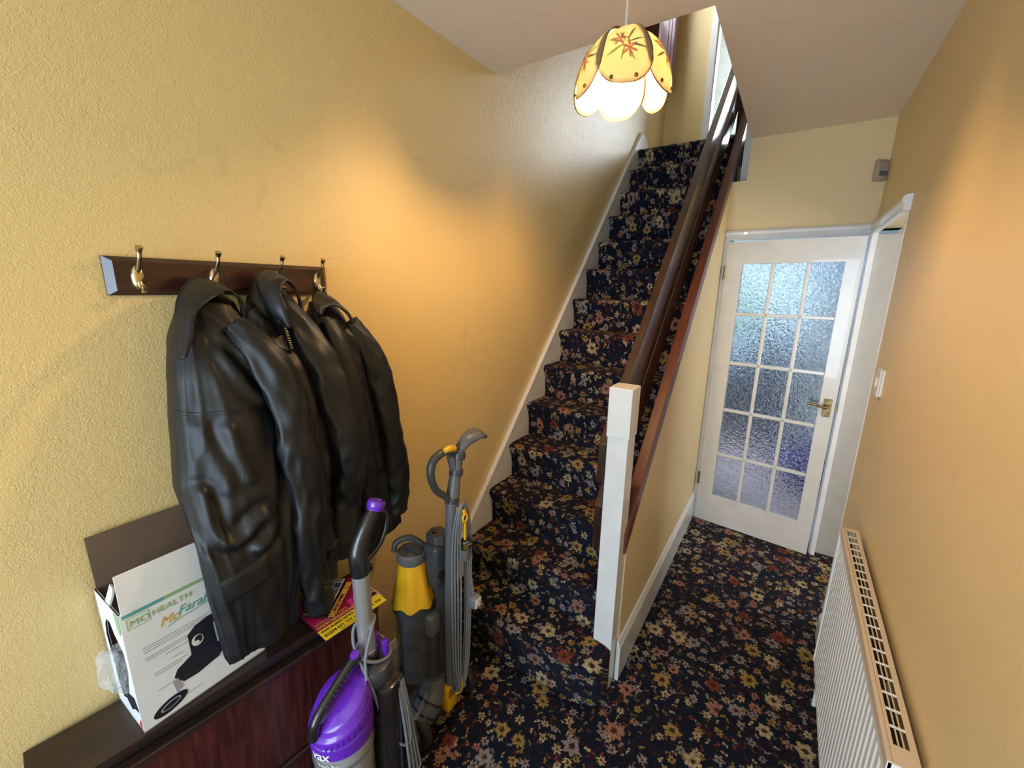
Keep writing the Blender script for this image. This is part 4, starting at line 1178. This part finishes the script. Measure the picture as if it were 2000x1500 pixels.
seam('shoulder_seam', B1, [(0.468, 1.545), (0.49, 1.50), (0.492, 1.46)], bd1)
seam('cuff_seam', BS, [(0.512, 0.862), (0.545, 0.856), (0.575, 0.862)], s1)
seam('cuff_seam', BS, [(0.512, 0.856), (0.545, 0.850), (0.575, 0.856)], s1, 0.001)
bm = sleeve([(-1.13, 0.520, 1.58), (-1.09, 0.565, 1.46), (-1.065, 0.592, 1.32), (-1.055, 0.600, 1.18), (-1.06, 0.602, 1.04), (-1.06, 0.605, 0.90), (-1.06, 0.598, 0.79)], [0.030, 0.052, 0.056, 0.054, 0.050, 0.048, 0.046], 4.2, 0.85, 0.012)
BS2 = bvh_of(bm); s2 = obj('sleeve', bm, 'leather_brown', c1_, 80)
patch('cuff_tab', BS2, ((0.605, 0.905), (0.645, 0.925), (0.645, 0.885), (0.608, 0.868)), s2, 0.005)
obj('cuff_button', lt([(0.0, 0.004), (0.006, 0.003), (0.007, 0.0), (0.0, -0.002)], (on_surface(BS2, 0.617, 0.888, 0.006) or Vector((-1.0, 0.617, 0.888))), (1, -0.3, 0), 14), 'black_plastic', s2, 50)
obj('cuff_button', lt([(0.0, 0.003), (0.004, 0.002), (0.005, 0.0), (0.0, -0.002)], (on_surface(BS, 0.556, 0.84, 0.002) or Vector((-0.95, 0.556, 0.84))), (1, 0.2, 0), 14), 'black_plastic', s1, 50)
collar([(-1.060, 0.338, 1.492), (-1.085, 0.352, 1.545), (-1.115, 0.372, 1.608), (-1.150, 0.405, 1.648), (-1.160, 0.440, 1.660), (-1.150, 0.475, 1.645), (-1.13, 0.503, 1.615), (-1.125, 0.514, 1.565)],
       [(-1.045, 0.350, 1.500), (-1.050, 0.368, 1.535), (-1.060, 0.380, 1.572), (-1.065, 0.400, 1.600), (-1.075, 0.432, 1.618), (-1.085, 0.462, 1.632), (-1.105, 0.490, 1.612), (-1.118, 0.500, 1.560)], c1_)
obj('hanging_loop', tb([(-1.165, 0.462, 1.650), (-1.178, 0.478, 1.668), (-1.186, 0.490, 1.684), (-1.178, 0.498, 1.668), (-1.165, 0.500, 1.650)], 0.0022, 6), 'leather', c1_)
# --- second coat: zipped jacket
c2_ = thing('leather_coat', (-1.12, 0.63, 0.80), 'black leather jacket with open zipped collar hanging from the third hook, between two coats', 'coat', 'black leather coats on the rack')
tab2 = [(1.655, 0.560, 0.625, -1.195, -1.150), (1.60, 0.535, 0.645, -1.20, -1.115), (1.50, 0.530, 0.672, -1.20, -1.085), (1.36, 0.545, 0.710, -1.205, -1.070), (1.20, 0.560, 0.740, -1.205, -1.060), (1.02, 0.575, 0.752, -1.205, -1.065), (0.88, 0.60, 0.760, -1.205, -1.075), (0.80, 0.62, 0.765, -1.205, -1.080)]
bm = coat_body(tab2, 7.7, 1.7, 0.012, hem=-0.01); B2 = bvh_of(bm)
bd2 = obj('body', bm, 'leather_soft', c2_, 80)
bm = sleeve([(-1.12, 0.600, 1.61), (-1.080, 0.628, 1.52), (-1.045, 0.660, 1.40), (-1.025, 0.685, 1.27), (-1.020, 0.695, 1.15), (-1.030, 0.690, 1.06), (-1.035, 0.684, 1.01)], [0.026, 0.042, 0.052, 0.054, 0.050, 0.046, 0.044], 9.3, 0.85, 0.010)
BS = bvh_of(bm); s1 = obj('sleeve', bm, 'leather_soft', c2_, 80)
seam('sleeve_seam', BS, [(0.700, 1.28), (0.712, 1.18), (0.705, 1.08), (0.696, 1.03)], s1)
seam('sleeve_seam', BS, [(0.692, 1.28), (0.704, 1.18), (0.697, 1.08), (0.688, 1.03)], s1, 0.001)
obj('rib_cuff', sleeve([(-1.035, 0.684, 1.015), (-1.040, 0.678, 0.97), (-1.045, 0.672, 0.90)], [0.040, 0.041, 0.036], 2.2, 0.85, 0.003), 'rubber', s1, 80)
collar([(-1.06, 0.566, 1.540), (-1.085, 0.545, 1.590), (-1.125, 0.546, 1.645), (-1.15, 0.575, 1.676), (-1.15, 0.605, 1.678), (-1.13, 0.632, 1.650), (-1.12, 0.648, 1.61), (-1.115, 0.652, 1.555)],
       [(-1.045, 0.578, 1.545), (-1.045, 0.572, 1.590), (-1.06, 0.570, 1.625), (-1.075, 0.582, 1.646), (-1.085, 0.605, 1.655), (-1.095, 0.625, 1.640), (-1.105, 0.638, 1.60), (-1.105, 0.640, 1.55)], c2_, 'leather_soft')
obj('collar_lapel', crumple((-1.075, 0.566, 1.575), (0.020, 0.014, 0.050), 4, 0.3), 'leather_soft', c2_, 70)
zp = obj('zip', tb([(-1.052, 0.566, 1.545), (-1.052, 0.570, 1.515), (-1.055, 0.578, 1.48)], 0.004, 8), 'black_plastic', c2_, 50)
bm = BM()
for i in range(9): box(bm, -1.050, -1.0465, 0.5635 + 0.0012 * i, 0.5695 + 0.0012 * i, 1.540 - 0.006 * i, 1.5425 - 0.006 * i)
obj('zip_teeth', bm, 'chrome', zp)
obj('hanging_loop', tb([(-1.17, 0.630, 1.655), (-1.180, 0.640, 1.672), (-1.188, 0.645, 1.686), (-1.180, 0.652, 1.670), (-1.17, 0.655, 1.650)], 0.0022, 6), 'leather', c2_)

# --- third coat
c3_ = thing('leather_coat', (-1.13, 0.82, 0.76), 'black leather jacket with small collar hanging from the last hook, nearest the stairs', 'coat', 'black leather coats on the rack')
tab3 = [(1.600, 0.715, 0.785, -1.20, -1.150), (1.55, 0.695, 0.805, -1.205, -1.120), (1.47, 0.690, 0.862, -1.205, -1.105), (1.38, 0.690, 0.905, -1.208, -1.095), (1.20, 0.700, 0.925, -1.208, -1.090), (1.00, 0.705, 0.940, -1.208, -1.085), (0.86, 0.710, 0.965, -1.208, -1.085), (0.78, 0.715, 0.968, -1.208, -1.085)]
bm = coat_body(tab3, 12.4, 1.6, 0.010, hem=0.012, extra=ridge_fn([
    ([(0.80, 1.50), (0.845, 1.42), (0.875, 1.36)], 0.006, 0.012), ([(0.80, 1.36), (0.84, 1.22), (0.86, 1.05)], 0.008, 0.016)])); B3 = bvh_of(bm)
bd3 = obj('body', bm, 'leather', c3_, 80)
bm = sleeve([(-1.135, 0.815, 1.54), (-1.115, 0.855, 1.45), (-1.105, 0.890, 1.34), (-1.098, 0.912, 1.20), (-1.095, 0.930, 1.05), (-1.095, 0.938, 0.93), (-1.100, 0.930, 0.855)], [0.022, 0.038, 0.046, 0.046, 0.044, 0.042, 0.040], 15.1, 0.8, 0.010)
BS = bvh_of(bm); s1 = obj('sleeve', bm, 'leather', c3_, 80)
bm = sleeve([(-1.115, 0.725, 1.545), (-1.085, 0.742, 1.44), (-1.070, 0.762, 1.30), (-1.065, 0.785, 1.15), (-1.075, 0.80, 1.02), (-1.080, 0.81, 0.90)], [0.024, 0.034, 0.038, 0.036, 0.034, 0.032], 18.5, 0.8, 0.008)
s2 = obj('sleeve', bm, 'leather_brown', c3_, 80)
seam('shoulder_seam', B3, [(0.835, 1.475), (0.82, 1.42), (0.822, 1.36), (0.835, 1.30)], bd3)
collar([(-1.09, 0.672, 1.578), (-1.12, 0.685, 1.605), (-1.15, 0.712, 1.624), (-1.155, 0.742, 1.626), (-1.14, 0.770, 1.606), (-1.125, 0.792, 1.575), (-1.115, 0.805, 1.545)],
       [(-1.08, 0.685, 1.565), (-1.09, 0.700, 1.578), (-1.095, 0.718, 1.588), (-1.10, 0.742, 1.590), (-1.10, 0.765, 1.578), (-1.10, 0.785, 1.555), (-1.10, 0.795, 1.535)], c3_)
obj('hanging_loop', tb([(-1.165, 0.735, 1.612), (-1.175, 0.752, 1.630), (-1.186, 0.765, 1.642), (-1.175, 0.768, 1.630), (-1.165, 0.770, 1.610)], 0.0022, 6), 'chrome', c3_)

# ================================================================== YELLOW UPRIGHT VACUUM (faces the wall; cable side to the hall)
dv = thing('upright_vacuum', (-0.98, 0.97, 0), 'grey and yellow upright vacuum cleaner with wrapped grey cable, beside the stairs', 'vacuum cleaner')
bc = (-1.005, 0.905)
obj('dust_bin', lt([(0.0, 0.225), (0.060, 0.225), (0.066, 0.24), (0.068, 0.50), (0.074, 0.525), (0.074, 0.545), (0.0, 0.545)], (*bc, 0), seg=36), 'smoky_bin', dv, 40)
obj('bin_rim', lt([(0.070, 0.520), (0.077, 0.523), (0.077, 0.548), (0.066, 0.552)], (*bc, 0), seg=36), 'dark_grey_plastic', dv, 40)
# yellow cyclone shroud: bulging lobes at the bottom
bm = BM()
def cyc(u, v):
    a = 2 * PI * u; z = 0.712 - 0.165 * v
    r = 0.047 + 0.030 * v ** 1.2
    r += 0.007 * v * (1 - 0.5 * v) * math.cos(7 * a) * min(1, 4 * v)
    zz = z - (0.005 * math.cos(7 * a) if v > 0.97 else 0)
    return Vector((bc[0] + r * math.cos(a), bc[1] + r * math.sin(a), zz))
grid(bm, cyc, 84, 16, closed_u=True)
obj('cyclone_shroud', bm, 'yellow_plastic', dv, 70, label='bright yellow flared shroud')
cp = obj('cyclone_cap', lt([(0.048, 0.705), (0.052, 0.712), (0.052, 0.738), (0.046, 0.745), (0.044, 0.740), (0.030, 0.738), (0.0, 0.738)], (*bc, 0), seg=32), 'mid_grey_plastic', dv, 40)
obj('cap_fin', bx(bc[0] - 0.042, bc[0] + 0.042, bc[1] - 0.005, bc[1] + 0.005, 0.735, 0.752, bev=0.003), 'dark_grey_plastic', cp)
obj('carry_handle', tb([(bc[0] + 0.03, bc[1] + 0.05, 0.735), (bc[0] - 0.01, bc[1] + 0.01, 0.782), (bc[0] - 0.04, bc[1] - 0.03, 0.775), (bc[0] - 0.045, bc[1] - 0.04, 0.742)], [0.010, 0.011, 0.010, 0.010], 10), 'dark_grey_plastic', dv, 50)
obj('release_catch', bx(-0.965, -0.935, 0.950, 0.975, 0.755, 0.80, bev=0.008), 'yellow_plastic', dv, 40)
# spine and body behind the bin
bm = BM(); prism(bm, [(-0.975, 0.945), (-0.925, 0.940), (-0.905, 0.965), (-0.915, 1.005), (-0.965, 1.015), (-0.985, 0.985)], 'z', 0.18, 0.80, bev=0.006)
obj('spine', bm, 'dark_grey_plastic', dv, 40)
bm = BM(); box(bm, -0.960, -0.915, 0.900, 0.948, 0.205, 0.50, bev=0.012, seg=3)
obj('side_duct', bm, 'dark_grey_plastic', dv, 40)
obj('side_duct_cover', bx(-0.968, -0.908, 0.895, 0.950, 0.42, 0.512, bev=0.016, seg=4), 'mid_grey_plastic', dv, 40)
bm = BM(); box(bm, -0.975, -0.905, 0.925, 0.990, 0.60, 0.77, bev=0.014, seg=3)
br_ = obj('bin_clamp', bm, 'dark_grey_plastic', dv, 40)
obj('clamp_boss', lt([(0.0, 0.012), (0.013, 0.010), (0.016, 0.0), (0.0, -0.004)], (-0.905, 0.945, 0.66), (1, -0.3, 0), 18), 'black_plastic', br_, 40)
# wand in its clip, rising to handle and nozzle
wand = [(-0.885, 0.965, 0.16), (-0.885, 0.968, 0.5), (-0.885, 0.980, 0.80), (-0.888, 0.992, 0.93)]
obj('wand', tb(wand, [0.021, 0.021, 0.021, 0.023], 18), 'mid_grey_plastic', dv, 50)
obj('wand_upper', tb([(-0.888, 0.990, 0.92), (-0.890, 1.012, 1.02), (-0.892, 1.035, 1.105)], [0.024, 0.020, 0.019], 18), 'mid_grey_plastic', dv, 50)
for z, yy in ((0.935, 0.992), (1.03, 1.016), (1.085, 1.030)):
    obj('wand_collar', lt([(0.0225, -0.012), (0.0245, -0.010), (0.0245, 0.010), (0.0225, 0.012)], (-0.889, yy, z), (0, 0.22, 1), 20), 'dark_grey_plastic', dv, 40)
nz_ = obj('crevice_nozzle', BM(), 'mid_grey_plastic', dv)
bm = BM()
secs = []
for t_n, w_, h_ in ((0.0, 0.022, 0.020), (0.35, 0.030, 0.021), (0.75, 0.042, 0.017), (1.0, 0.044, 0.014)):
    c = Vector((-0.892, 1.032, 1.10)).lerp(Vector((-0.885, 1.145, 1.135)), t_n) + Vector((0, 0, 0.018 * math.sin(PI * t_n)))
    ax = Vector((0.9, 0.0, -0.2)).normalized(); dd = Vector((0.05, 0.95, 0.3)).normalized(); up = ax.cross(dd).normalized()
    secs.append([c + ax * w_ * math.cos(2 * PI * k / 20) * 0.8 + up * h_ * math.sin(2 * PI * k / 20) for k in range(20)])
loft(bm, secs)
bm.transform(ROOT[dv.name].inverted()); bm.to_mesh(nz_.data); bm.free()
for p in nz_.data.polygons: p.use_smooth = True
bm = BM(); obox(bm, Vector((-0.878, 1.147, 1.130)), Vector((0.96, 0, -0.28)), Vector((0.08, 0.95, 0.28)), Vector((0.27, -0.3, 0.92)), 0.022, 0.006, 0.007, 0.002)
obj('nozzle_felt', bm, 'red_felt', nz_)
# loop handle on the left of the wand
lh = obj('loop_handle', tb([(-0.890, 1.015, 1.105), (-0.892, 0.965, 1.120), (-0.895, 0.915, 1.105), (-0.895, 0.900, 1.060), (-0.893, 0.920, 1.000), (-0.890, 0.965, 0.955), (-0.888, 0.985, 0.92)], [0.013, 0.014, 0.014, 0.013, 0.012, 0.012, 0.014], 12), 'dark_grey_plastic', dv, 50)
obj('trigger', tb([(-0.880, 1.000, 1.122), (-0.880, 0.975, 1.130), (-0.882, 0.950, 1.128)], [0.010, 0.012, 0.009], 10), 'yellow_plastic', lh, 50)
obj('hose_end', tb([(-0.893, 0.99, 1.095), (-0.893, 1.005, 1.05), (-0.891, 1.010, 1.01)], [0.012, 0.014, 0.010], 12), 'mid_grey_plastic', lh, 50)
# cable hooks
uh = obj('cable_hook', bx(-0.868, -0.830, 0.985, 1.000, 0.900, 0.915, bev=0.006), 'yellow_plastic', dv, 40)
obj('hook_ring', tb([(-0.832, 0.992 + 0.011 * math.cos(a * PI / 6), 0.885 + 0.015 * math.sin(a * PI / 6)) for a in range(13)], 0.0045, 8, 0), 'yellow_plastic', uh, 50)
obj('hook_stem', bx(-0.836, -0.829, 0.988, 0.997, 0.80, 0.875, bev=0.002), 'yellow_plastic', uh)
lb = obj('label_disc', lt([(0.0, 0.006), (0.022, 0.006), (0.023, 0.004), (0.023, -0.012), (0.0, -0.012)], (-0.830, 0.996, 0.782), (0.93, -0.35, 0.2), 24), 'label_black', dv, 40)
Ml = frame_M((-0.8245, 0.994, 0.783), (0.352, 0.936, 0), (-0.2, 0.06, 0.97)) @ Matrix.Translation((-0.020, 0, 0))
for i, (s, sz) in enumerate((('dyson', 0.009), ('root cyclone', 0.006), ('no loss', 0.006))):
    obj('lettering', text_bm(s, sz, Ml @ Matrix.Translation((0.004, 0.008 - 0.009 * i, 0.0015))), 'print_white' if i == 0 else 'print_yellow', lb)
obj('cup', lt([(0.0, 0.0), (0.018, 0.0), (0.023, 0.02), (0.023, 0.045), (0.018, 0.045), (0.0, 0.040)], (-0.842, 0.997, 0.722), (0, 0, 1), 20), 'mid_grey_plastic', dv, 40)
# base
obj('base_duct', tb([(-0.935, 0.925, 0.235), (-0.930, 0.915, 0.185), (-0.930, 0.885, 0.135), (-0.945, 0.850, 0.090), (-0.96, 0.84, 0.06)], [0.042, 0.046, 0.050, 0.046, 0.040], 20), 'mid_grey_plastic', dv, 50)
for p, d in (((-0.928, 0.893, 0.150), (0.0, -0.7, -0.7)), ((-0.932, 0.873, 0.115), (-0.1, -0.65, -0.7))):
    obj('duct_rib', lt([(0.050, -0.004), (0.0535, -0.002), (0.0535, 0.002), (0.050, 0.004)], p, d, 24, cap=False), 'black_plastic', dv, 40)
obj('motor_housing', lt([(0.0, -0.13), (0.050, -0.125), (0.072, -0.08), (0.078, 0.0), (0.072, 0.07), (0.050, 0.115), (0.0, 0.12)], (-0.975, 0.965, 0.09), (0, 1, 0), 28), 'dark_grey_plastic', dv, 50)
for yy, r in ((0.835, 0.066), (1.100, 0.058)):
    whl = obj('wheel', lt([(0.0, -0.020), (r * 0.5, -0.020), (r * 0.9, -0.017), (r, -0.010), (r, 0.010), (r * 0.9, 0.017), (r * 0.5, 0.018), (0.0, 0.018)], (-0.935, yy, r), (0, 1, 0), 32), 'rubber', dv, 40)
    obj('hub', lt([(0.0, -0.024), (r * 0.45, -0.022), (r * 0.5, -0.016), (r * 0.5, 0.016), (r * 0.45, 0.022), (0, 0.024)], (-0.935, yy, r), (0, 1, 0), 24), 'mid_grey_plastic', whl, 40)
bm = BM(); prism(bm, [(-1.20, 0.02), (-1.19, 0.065), (-1.12, 0.10), (-1.03, 0.11), (-1.01, 0.02)], 'y', 0.80, 1.10, bev=0.008)
hdv = obj('cleaner_head', bm, 'black_plastic', dv, 40)
obj('head_pedal', bx(-1.055, -1.035, 0.86, 0.885, 0.105, 0.128, bev=0.004), 'yellow_plastic', hdv)
bm = BM(); box(bm, -0.910, -0.870, 0.930, 0.985, 0.085, 0.195, bev=0.008)
yl = obj('wand_foot', bm, 'yellow_plastic', dv, 40)
obj('foot_hook', tb([(-0.868, 0.975, 0.225), (-0.858, 0.982, 0.20), (-0.856, 0.980, 0.165), (-0.864, 0.970, 0.15)], [0.010, 0.013, 0.013, 0.009], 10), 'yellow_plastic', yl, 50)
for i in range(6): obj('grip_line', bx(-0.8705, -0.8685, 0.935, 0.965, 0.150 + 0.007 * i, 0.152 + 0.007 * i), 'old_brass', yl)
# wrapped cable
for i in range(6):
    s = (i - 2.5) * 0.0052
    dx = 0.006 * (i % 2) + 0.001 * i
    obj('cable', tb([(-0.858 + dx, 0.972 + s * 0.4, 0.165), (-0.856 + dx, 0.962 + s, 0.30), (-0.850 + dx, 0.958 + s * 1.3, 0.60), (-0.852 + dx, 0.963 + s, 0.80), (-0.850 + dx, 0.976 + s * 0.4, 0.905 + 0.003 * i), (-0.846 + dx, 0.993, 0.922 + 0.003 * i),
                    (-0.848 + dx, 1.008 + s * 0.4, 0.895 + 0.003 * i), (-0.850 + dx, 1.022 + s * 0.8, 0.76), (-0.852 + dx, 1.020 + s * 0.7, 0.50), (-0.856 + dx, 1.012 + s * 0.7, 0.28), (-0.858 + dx, 0.992 + s * 0.4, 0.165)], 0.0036, 8, 8), 'grey_cable', dv, 60)
pl = obj('plug', bx(-0.850, -0.815, 1.020, 1.062, 0.500, 0.545, bev=0.008, seg=3), 'grey_cable', dv, 40)
obj('plug_face', bx(-0.8155, -0.8115, 1.024, 1.058, 0.504, 0.540, bev=0.003), 'print_white', pl)
for dy, dz in ((0, 0.012), (-0.009, -0.008), (0.009, -0.008)):
    obj('pin', bx(-0.812, -0.796, 1.039 + dy, 1.043 + dy, 0.520 + dz, 0.526 + dz), 'chrome', pl)
obj('plug_lead', tb([(-0.835, 1.040, 0.545), (-0.838, 1.035, 0.60), (-0.845, 1.030, 0.68)], 0.004, 8), 'grey_cable', pl, 60)
obj('cable_clip', bx(-0.852, -0.838, 1.022, 1.040, 0.585, 0.615, bev=0.003), 'grey_cable', pl)

# ================================================================== PURPLE UPRIGHT VACUUM (front faces the camera side of the hall)
vv = thing('upright_vacuum', (-0.86, 0.55, 0), 'purple and black upright vacuum cleaner with silver tube, in front of the shoe cabinet', 'vacuum cleaner')
vc = Vector((-0.850, 0.500, 0))
obj('dust_bin', lt([(0.0, 0.16), (0.070, 0.16), (0.074, 0.18), (0.076, 0.505), (0.0, 0.505)], vc, seg=40), 'dusty_bin', vv, 40)
obj('bin_band', lt([(0.0765, 0.448), (0.0785, 0.450), (0.0785, 0.456), (0.0765, 0.458)], vc, seg=40, cap=False), 'mid_grey_plastic', vv, 40)
# purple hood: slanted dome with step
bm = BM()
def hood(u, v):
    a = 2 * PI * u
    prof = ((0.0, 0.0795, 0.492), (0.16, 0.0800, 0.530), (0.20, 0.0775, 0.536), (0.24, 0.0770, 0.540), (0.27, 0.0790, 0.544), (0.42, 0.0785, 0.570), (0.47, 0.0745, 0.578), (0.52, 0.0735, 0.582), (0.66, 0.066, 0.600), (0.82, 0.045, 0.610), (1.0, 0.001, 0.614))
    r, z = interp_lin(prof, v)
    tilt = 0.52 * (r * math.sin(a)) * min(1, max(0, v - 0.05) * 2.0)
    return vc + Vector((r * math.cos(a), r * math.sin(a) * 1.02, z + tilt))
grid(bm, hood, 48, 40, closed_u=True)
hdp = obj('hood', bm, 'purple_plastic', vv, 50, label='glossy purple bin hood')
bm = BM()
for i in range(12):
    a = math.radians(-62 + 9.5 * i)
    c = vc + Vector((0.0785 * math.cos(a), 0.080 * math.sin(a), 0.557 + 0.40 * 0.0785 * math.sin(a)))
    obox(bm, c, (math.cos(a), math.sin(a), 0), (-math.sin(a), math.cos(a), 0), (0, 0, 1), 0.002, 0.0022, 0.008)
obj('vent_ribs', bm, 'purple_plastic', hdp)
# lettering wrapped round the hood / bin
def wrap(bm, r, c, z0, a0, tl=0.0):
    for v_ in bm.verts:
        a = a0 + v_.co.x / r
        v_.co = Vector((c.x + (r + v_.co.z) * math.cos(a), c.y + (r + v_.co.z) * 1.02 * math.sin(a), z0 + v_.co.y + tl * r * math.sin(a)))
    return bm
obj('lettering', wrap(text_bm('vax', 0.036, Matrix.Identity(4), 0.1, offset=0.0008, lift=0.0006), 0.0806, vc, 0.500, math.radians(-92), 0.06), 'print_white', hdp)
obj('lettering', wrap(text_bm('mach Air', 0.015, Matrix.Identity(4), 0.1, lift=0.0012), 0.0765, vc, 0.468, math.radians(-84)), 'print_white', vv)
# carry handle over the hood
ch = obj('carry_handle', tb([(-0.845, 0.418, 0.555), (-0.842, 0.424, 0.592), (-0.842, 0.445, 0.618), (-0.842, 0.490, 0.652), (-0.842, 0.535, 0.682), (-0.842, 0.556, 0.690)], [0.014, 0.013, 0.012, 0.012, 0.013, 0.016], 12), 'black_plastic', vv, 50)
for i in range(8):
    t = i / 7
    obj('grip_rib', lt([(0.0125, -0.0015), (0.0138, 0.0), (0.0125, 0.0015)], (-0.842, 0.455 + 0.07 * t, 0.625 + 0.048 * t), (0, 0.8, 0.56), 14, cap=False), 'dark_grey_plastic', ch)
obj('bin_button', lt([(0.0, 0.008), (0.011, 0.006), (0.013, 0.0), (0.0, -0.005)], (-0.838, 0.545, 0.700), (0.3, -0.2, 1), 18), 'purple_plastic', ch, 40)
# spine housing behind
bm = BM(); prism(bm, [(-0.92, 0.572), (-0.78, 0.572), (-0.765, 0.60), (-0.775, 0.655), (-0.925, 0.655), (-0.935, 0.60)], 'z', 0.10, 0.585, bev=0.01)
obj('spine', bm, 'black_plastic', vv, 40)
bm = BM(); prism(bm, [(-0.90, 0.565), (-0.80, 0.565), (-0.79, 0.60), (-0.80, 0.640), (-0.90, 0.640), (-0.91, 0.60)], 'z', 0.58, 0.635, bev=0.01)
obj('shoulder', bm, 'dark_grey_plastic', vv, 40)
obj('socket', lt([(0.0, 0.0), (0.030, 0.0), (0.030, 0.055), (0.026, 0.07), (0.0, 0.07)], (-0.855, 0.598, 0.590), seg=24), 'black_plastic', vv, 40)
for dx in (0.026, -0.012):
    obj('release_tab', bx(-0.848 + dx - 0.008, -0.848 + dx + 0.008, 0.622, 0.640, 0.615, 0.690, bev=0.005), 'purple_plastic', vv, 40)
obj('wand_tube', tb([(-0.855, 0.597, 0.645), (-0.853, 0.592, 0.78), (-0.850, 0.588, 0.928)], 0.0225, 24), 'silver_tube', vv, 50, label='brushed silver extension tube')
obj('tube_collar', lt([(0.0225, 0.0), (0.025, 0.002), (0.025, 0.018), (0.0225, 0.02)], (-0.855, 0.597, 0.652), seg=24, cap=False), 'chrome', vv, 40)
hn = obj('handle', tb([(-0.850, 0.588, 0.915), (-0.850, 0.584, 0.965), (-0.850, 0.592, 1.000), (-0.848, 0.617, 1.045), (-0.846, 0.641, 1.080)], [0.024, 0.0235, 0.0215, 0.019, 0.017], 20), 'black_plastic', vv, 50)
obj('handle_ring', lt([(0.016, -0.014), (0.021, -0.013), (0.0225, -0.006), (0.0235, -0.004), (0.0235, 0.006), (0.0225, 0.010), (0.019, 0.012), (0.017, 0.006), (0.0, 0.004)], (-0.845, 0.646, 1.088), (0.02, 0.42, 1), 28), 'purple_plastic', hn, 40, label='purple ring at the top of the handle')
obj('handle_loop', tb([(-0.845, 0.655, 1.065), (-0.845, 0.676, 1.045), (-0.845, 0.672, 1.005), (-0.847, 0.650, 0.965), (-0.850, 0.617, 0.945), (-0.850, 0.605, 0.938)], [0.007, 0.006, 0.006, 0.007, 0.009, 0.012], 10), 'black_plastic', hn, 50)
obj('handle_catch', bx(-0.858, -0.842, 0.608, 0.622, 0.905, 0.925, bev=0.003), 'black_plastic', hn)
# base
bm = BM(); prism(bm, [(-0.985, 0.30), (-0.735, 0.30), (-0.735, 0.42), (-0.78, 0.56), (-0.94, 0.56), (-0.985, 0.42)], 'z', 0.015, 0.075, bev=0.012)
obj('cleaner_head', bm, 'black_plastic', vv, 40)
obj('neck', tb([(-0.86, 0.53, 0.06), (-0.86, 0.59, 0.10), (-0.86, 0.61, 0.16)], [0.05, 0.055, 0.06], 20), 'dark_grey_plastic', vv, 50)
for x in (-0.955, -0.765):
    whl = obj('wheel', lt([(0.0, -0.015), (0.045, -0.014), (0.05, -0.008), (0.05, 0.008), (0.045, 0.014), (0.0, 0.015)], (x, 0.60, 0.05), (1, 0, 0), 28), 'rubber', vv, 40)
    obj('hub', lt([(0.0, -0.019), (0.022, -0.017), (0.022, 0.017), (0.0, 0.019)], (x, 0.60, 0.05), (1, 0, 0), 20), 'mid_grey_plastic', whl, 40)
# loose grey cable round the tube and down the side
obj('cable', tb([(-0.800, 0.548, 0.640), (-0.815, 0.560, 0.690), (-0.825, 0.590, 0.745), (-0.845, 0.618, 0.765), (-0.875, 0.605, 0.752), (-0.885, 0.580, 0.735), (-0.865, 0.562, 0.700), (-0.835, 0.567, 0.668), (-0.815, 0.600, 0.645),
                 (-0.815, 0.640, 0.640), (-0.850, 0.650, 0.662), (-0.885, 0.625, 0.680), (-0.880, 0.580, 0.672), (-0.835, 0.560, 0.655), (-0.806, 0.565, 0.600), (-0.790, 0.580, 0.500), (-0.775, 0.608, 0.395), (-0.765, 0.636, 0.350), (-0.762, 0.652, 0.365),
                 (-0.765, 0.650, 0.45), (-0.772, 0.640, 0.55), (-0.776, 0.632, 0.580)], 0.0042, 8, 8), 'grey_cable', vv, 60)
for i in range(4):
    s = i * 0.013
    obj('cable', tb([(-0.775, 0.625 + s * 0.5, 0.575), (-0.768, 0.632 + s * 0.6, 0.48), (-0.762, 0.640 + s, 0.33 - 0.02 * i), (-0.762, 0.645 + s, 0.22), (-0.768, 0.636 + s * 0.4, 0.16 + 0.01 * i)], 0.0042, 8, 8), 'grey_cable', vv, 60)
